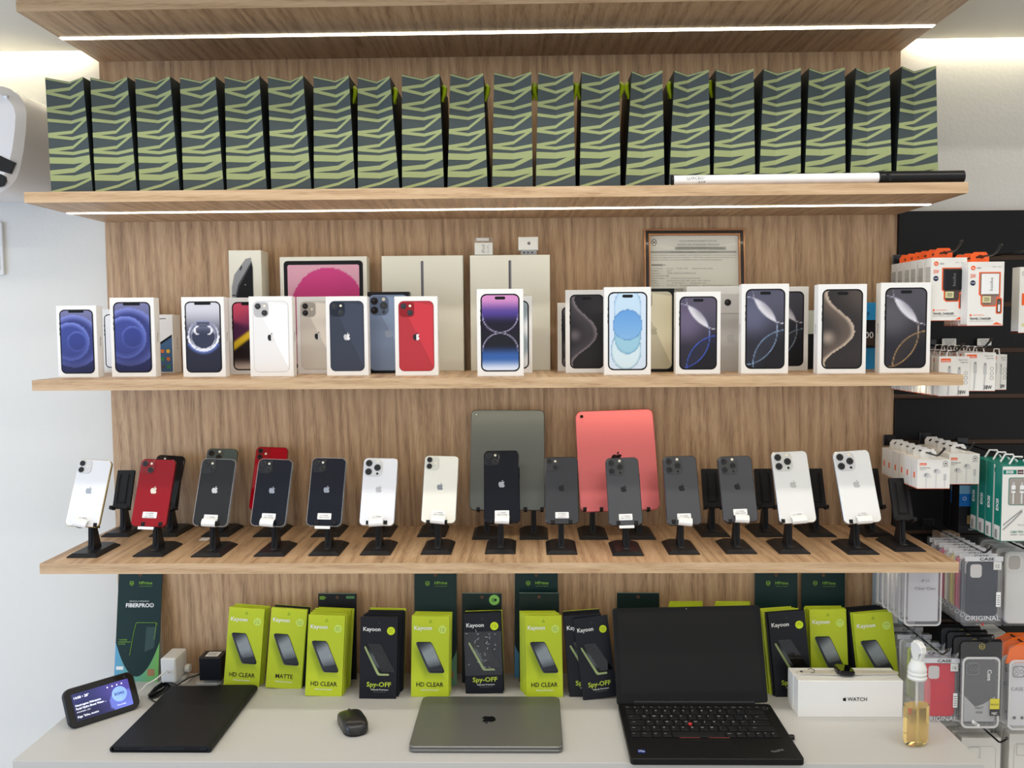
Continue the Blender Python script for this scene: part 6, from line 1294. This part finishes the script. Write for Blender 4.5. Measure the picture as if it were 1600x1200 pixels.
def plain_box(w, h, outline=True, d=.024):
    def f():
        r = root('accessory_box', '', 'accessory box'); mb = MB(); mb.box(-w/2, w/2, 0, d, 0, h, m_cardw, .0006); mb.build('carton', r)
        mb = MB()
        if outline: o, i = rrect(w*.76, h*.86, .009, 6, 0, h*.45), rrect(w*.76-.0014, h*.86-.0014, .0083, 6, 0, h*.45); mb.ring(o, i, -.0004, mat('print_pale_grey', (178, 178, 176), .5)); mb.ring(rrect(w*.30, w*.30, .004, 4, -w*.17, h*.79), rrect(w*.275, w*.275, .0036, 4, -w*.17, h*.79), -.0004, MATS['print_pale_grey'])
        else: mb.decal(rect(-w*.3, w*.3, h*.4, h*.42), -.0004, m_greyink)
        mb.build('front_print', r, fix=False); return r
    return f
x7, z7, w7, h7 = geom(1561, 1590, 1002, 1128, -.20); row(plain_box(w7, h7, False), x7, -.20, z7, 4, .03, 0, 0, ('tall white box between the black and orange header bags', 'tall white box behind the one between the header bags'), 'tall white boxes')
x8, z8, w8, h8 = geom(1500, 1561, 1153, 1262, -.25); row(plain_box(w8, h8), x8, -.25, z8, 5, .034, -.004, .0, ('white accessory box with a printed phone outline at the bottom edge', 'white accessory box behind the one with a printed outline at the bottom edge'), 'white accessory boxes, left row at the bottom')
hook(x8+.012, z8+h8+.014, -.31, 'black hook above the left row of white accessory boxes')
x9, z9, w9, h9 = geom(1574, 1636, 1147, 1262, -.25); row(plain_box(w9, h9), x9, -.25, z9, 5, .034, -.0, .0, ('white accessory box with a printed outline in the bottom right corner', 'white accessory box behind the one in the bottom right corner'), 'white accessory boxes, right row at the bottom')
x10, z10, w10, h10 = geom(1395, 1440, 1012, 1100, -.10); row(plain_box(w10, h10, False), x10, -.10, z10, 3, .03, .0, .0, ('pale box hanging behind the spray bottle and the lime packets', 'pale box farther back behind the spray bottle'), 'pale boxes behind the spray bottle')
x11, z11, w11, h11 = geom(1388, 1412, 890, 975, -.10)
def spine():
    r = root('accessory_box', '', 'accessory box'); mb = MB(); mb.box(-w11/2, w11/2, 0, .02, 0, h11, mat('spine_blue_grey', (150, 166, 172), .45), .0006); mb.build('carton', r)
    mb = MB(); mb.decal(rect(-w11*.46, w11*.10, h11*.02, h11*.98), -.0004, m_cardw); mb.T = Matrix.Translation((-w11*.1, -.0006, h11*.35)) @ Matrix.Rotation(math.radians(-90), 4, 'Y'); mb.text('B-MAX', 0, 0, .006, m_ink, y=0, bold=.03); mb.build('front_print', r, fix=False); return r
row(spine, x11, -.10, z11, 3, .03, -.004, 0, ('narrow blue-grey and white pack just right of the oak panel', 'narrow blue-grey pack behind the one beside the oak panel'), 'narrow packs beside the oak panel')
# beige carton and clear clamshells behind the shelf end
x, z, w, h = geom(1468, 1500, 834, 850, -.05); mb = MB(); mb.box(-w/2, w/2, 0, .04, 0, h, mat('kraft', (176, 150, 124), .6), .001); o = mb.build('small_carton'); o.location = (x, -.05, z); tag(o, 'small beige carton behind the right end of the phone shelf', 'carton')
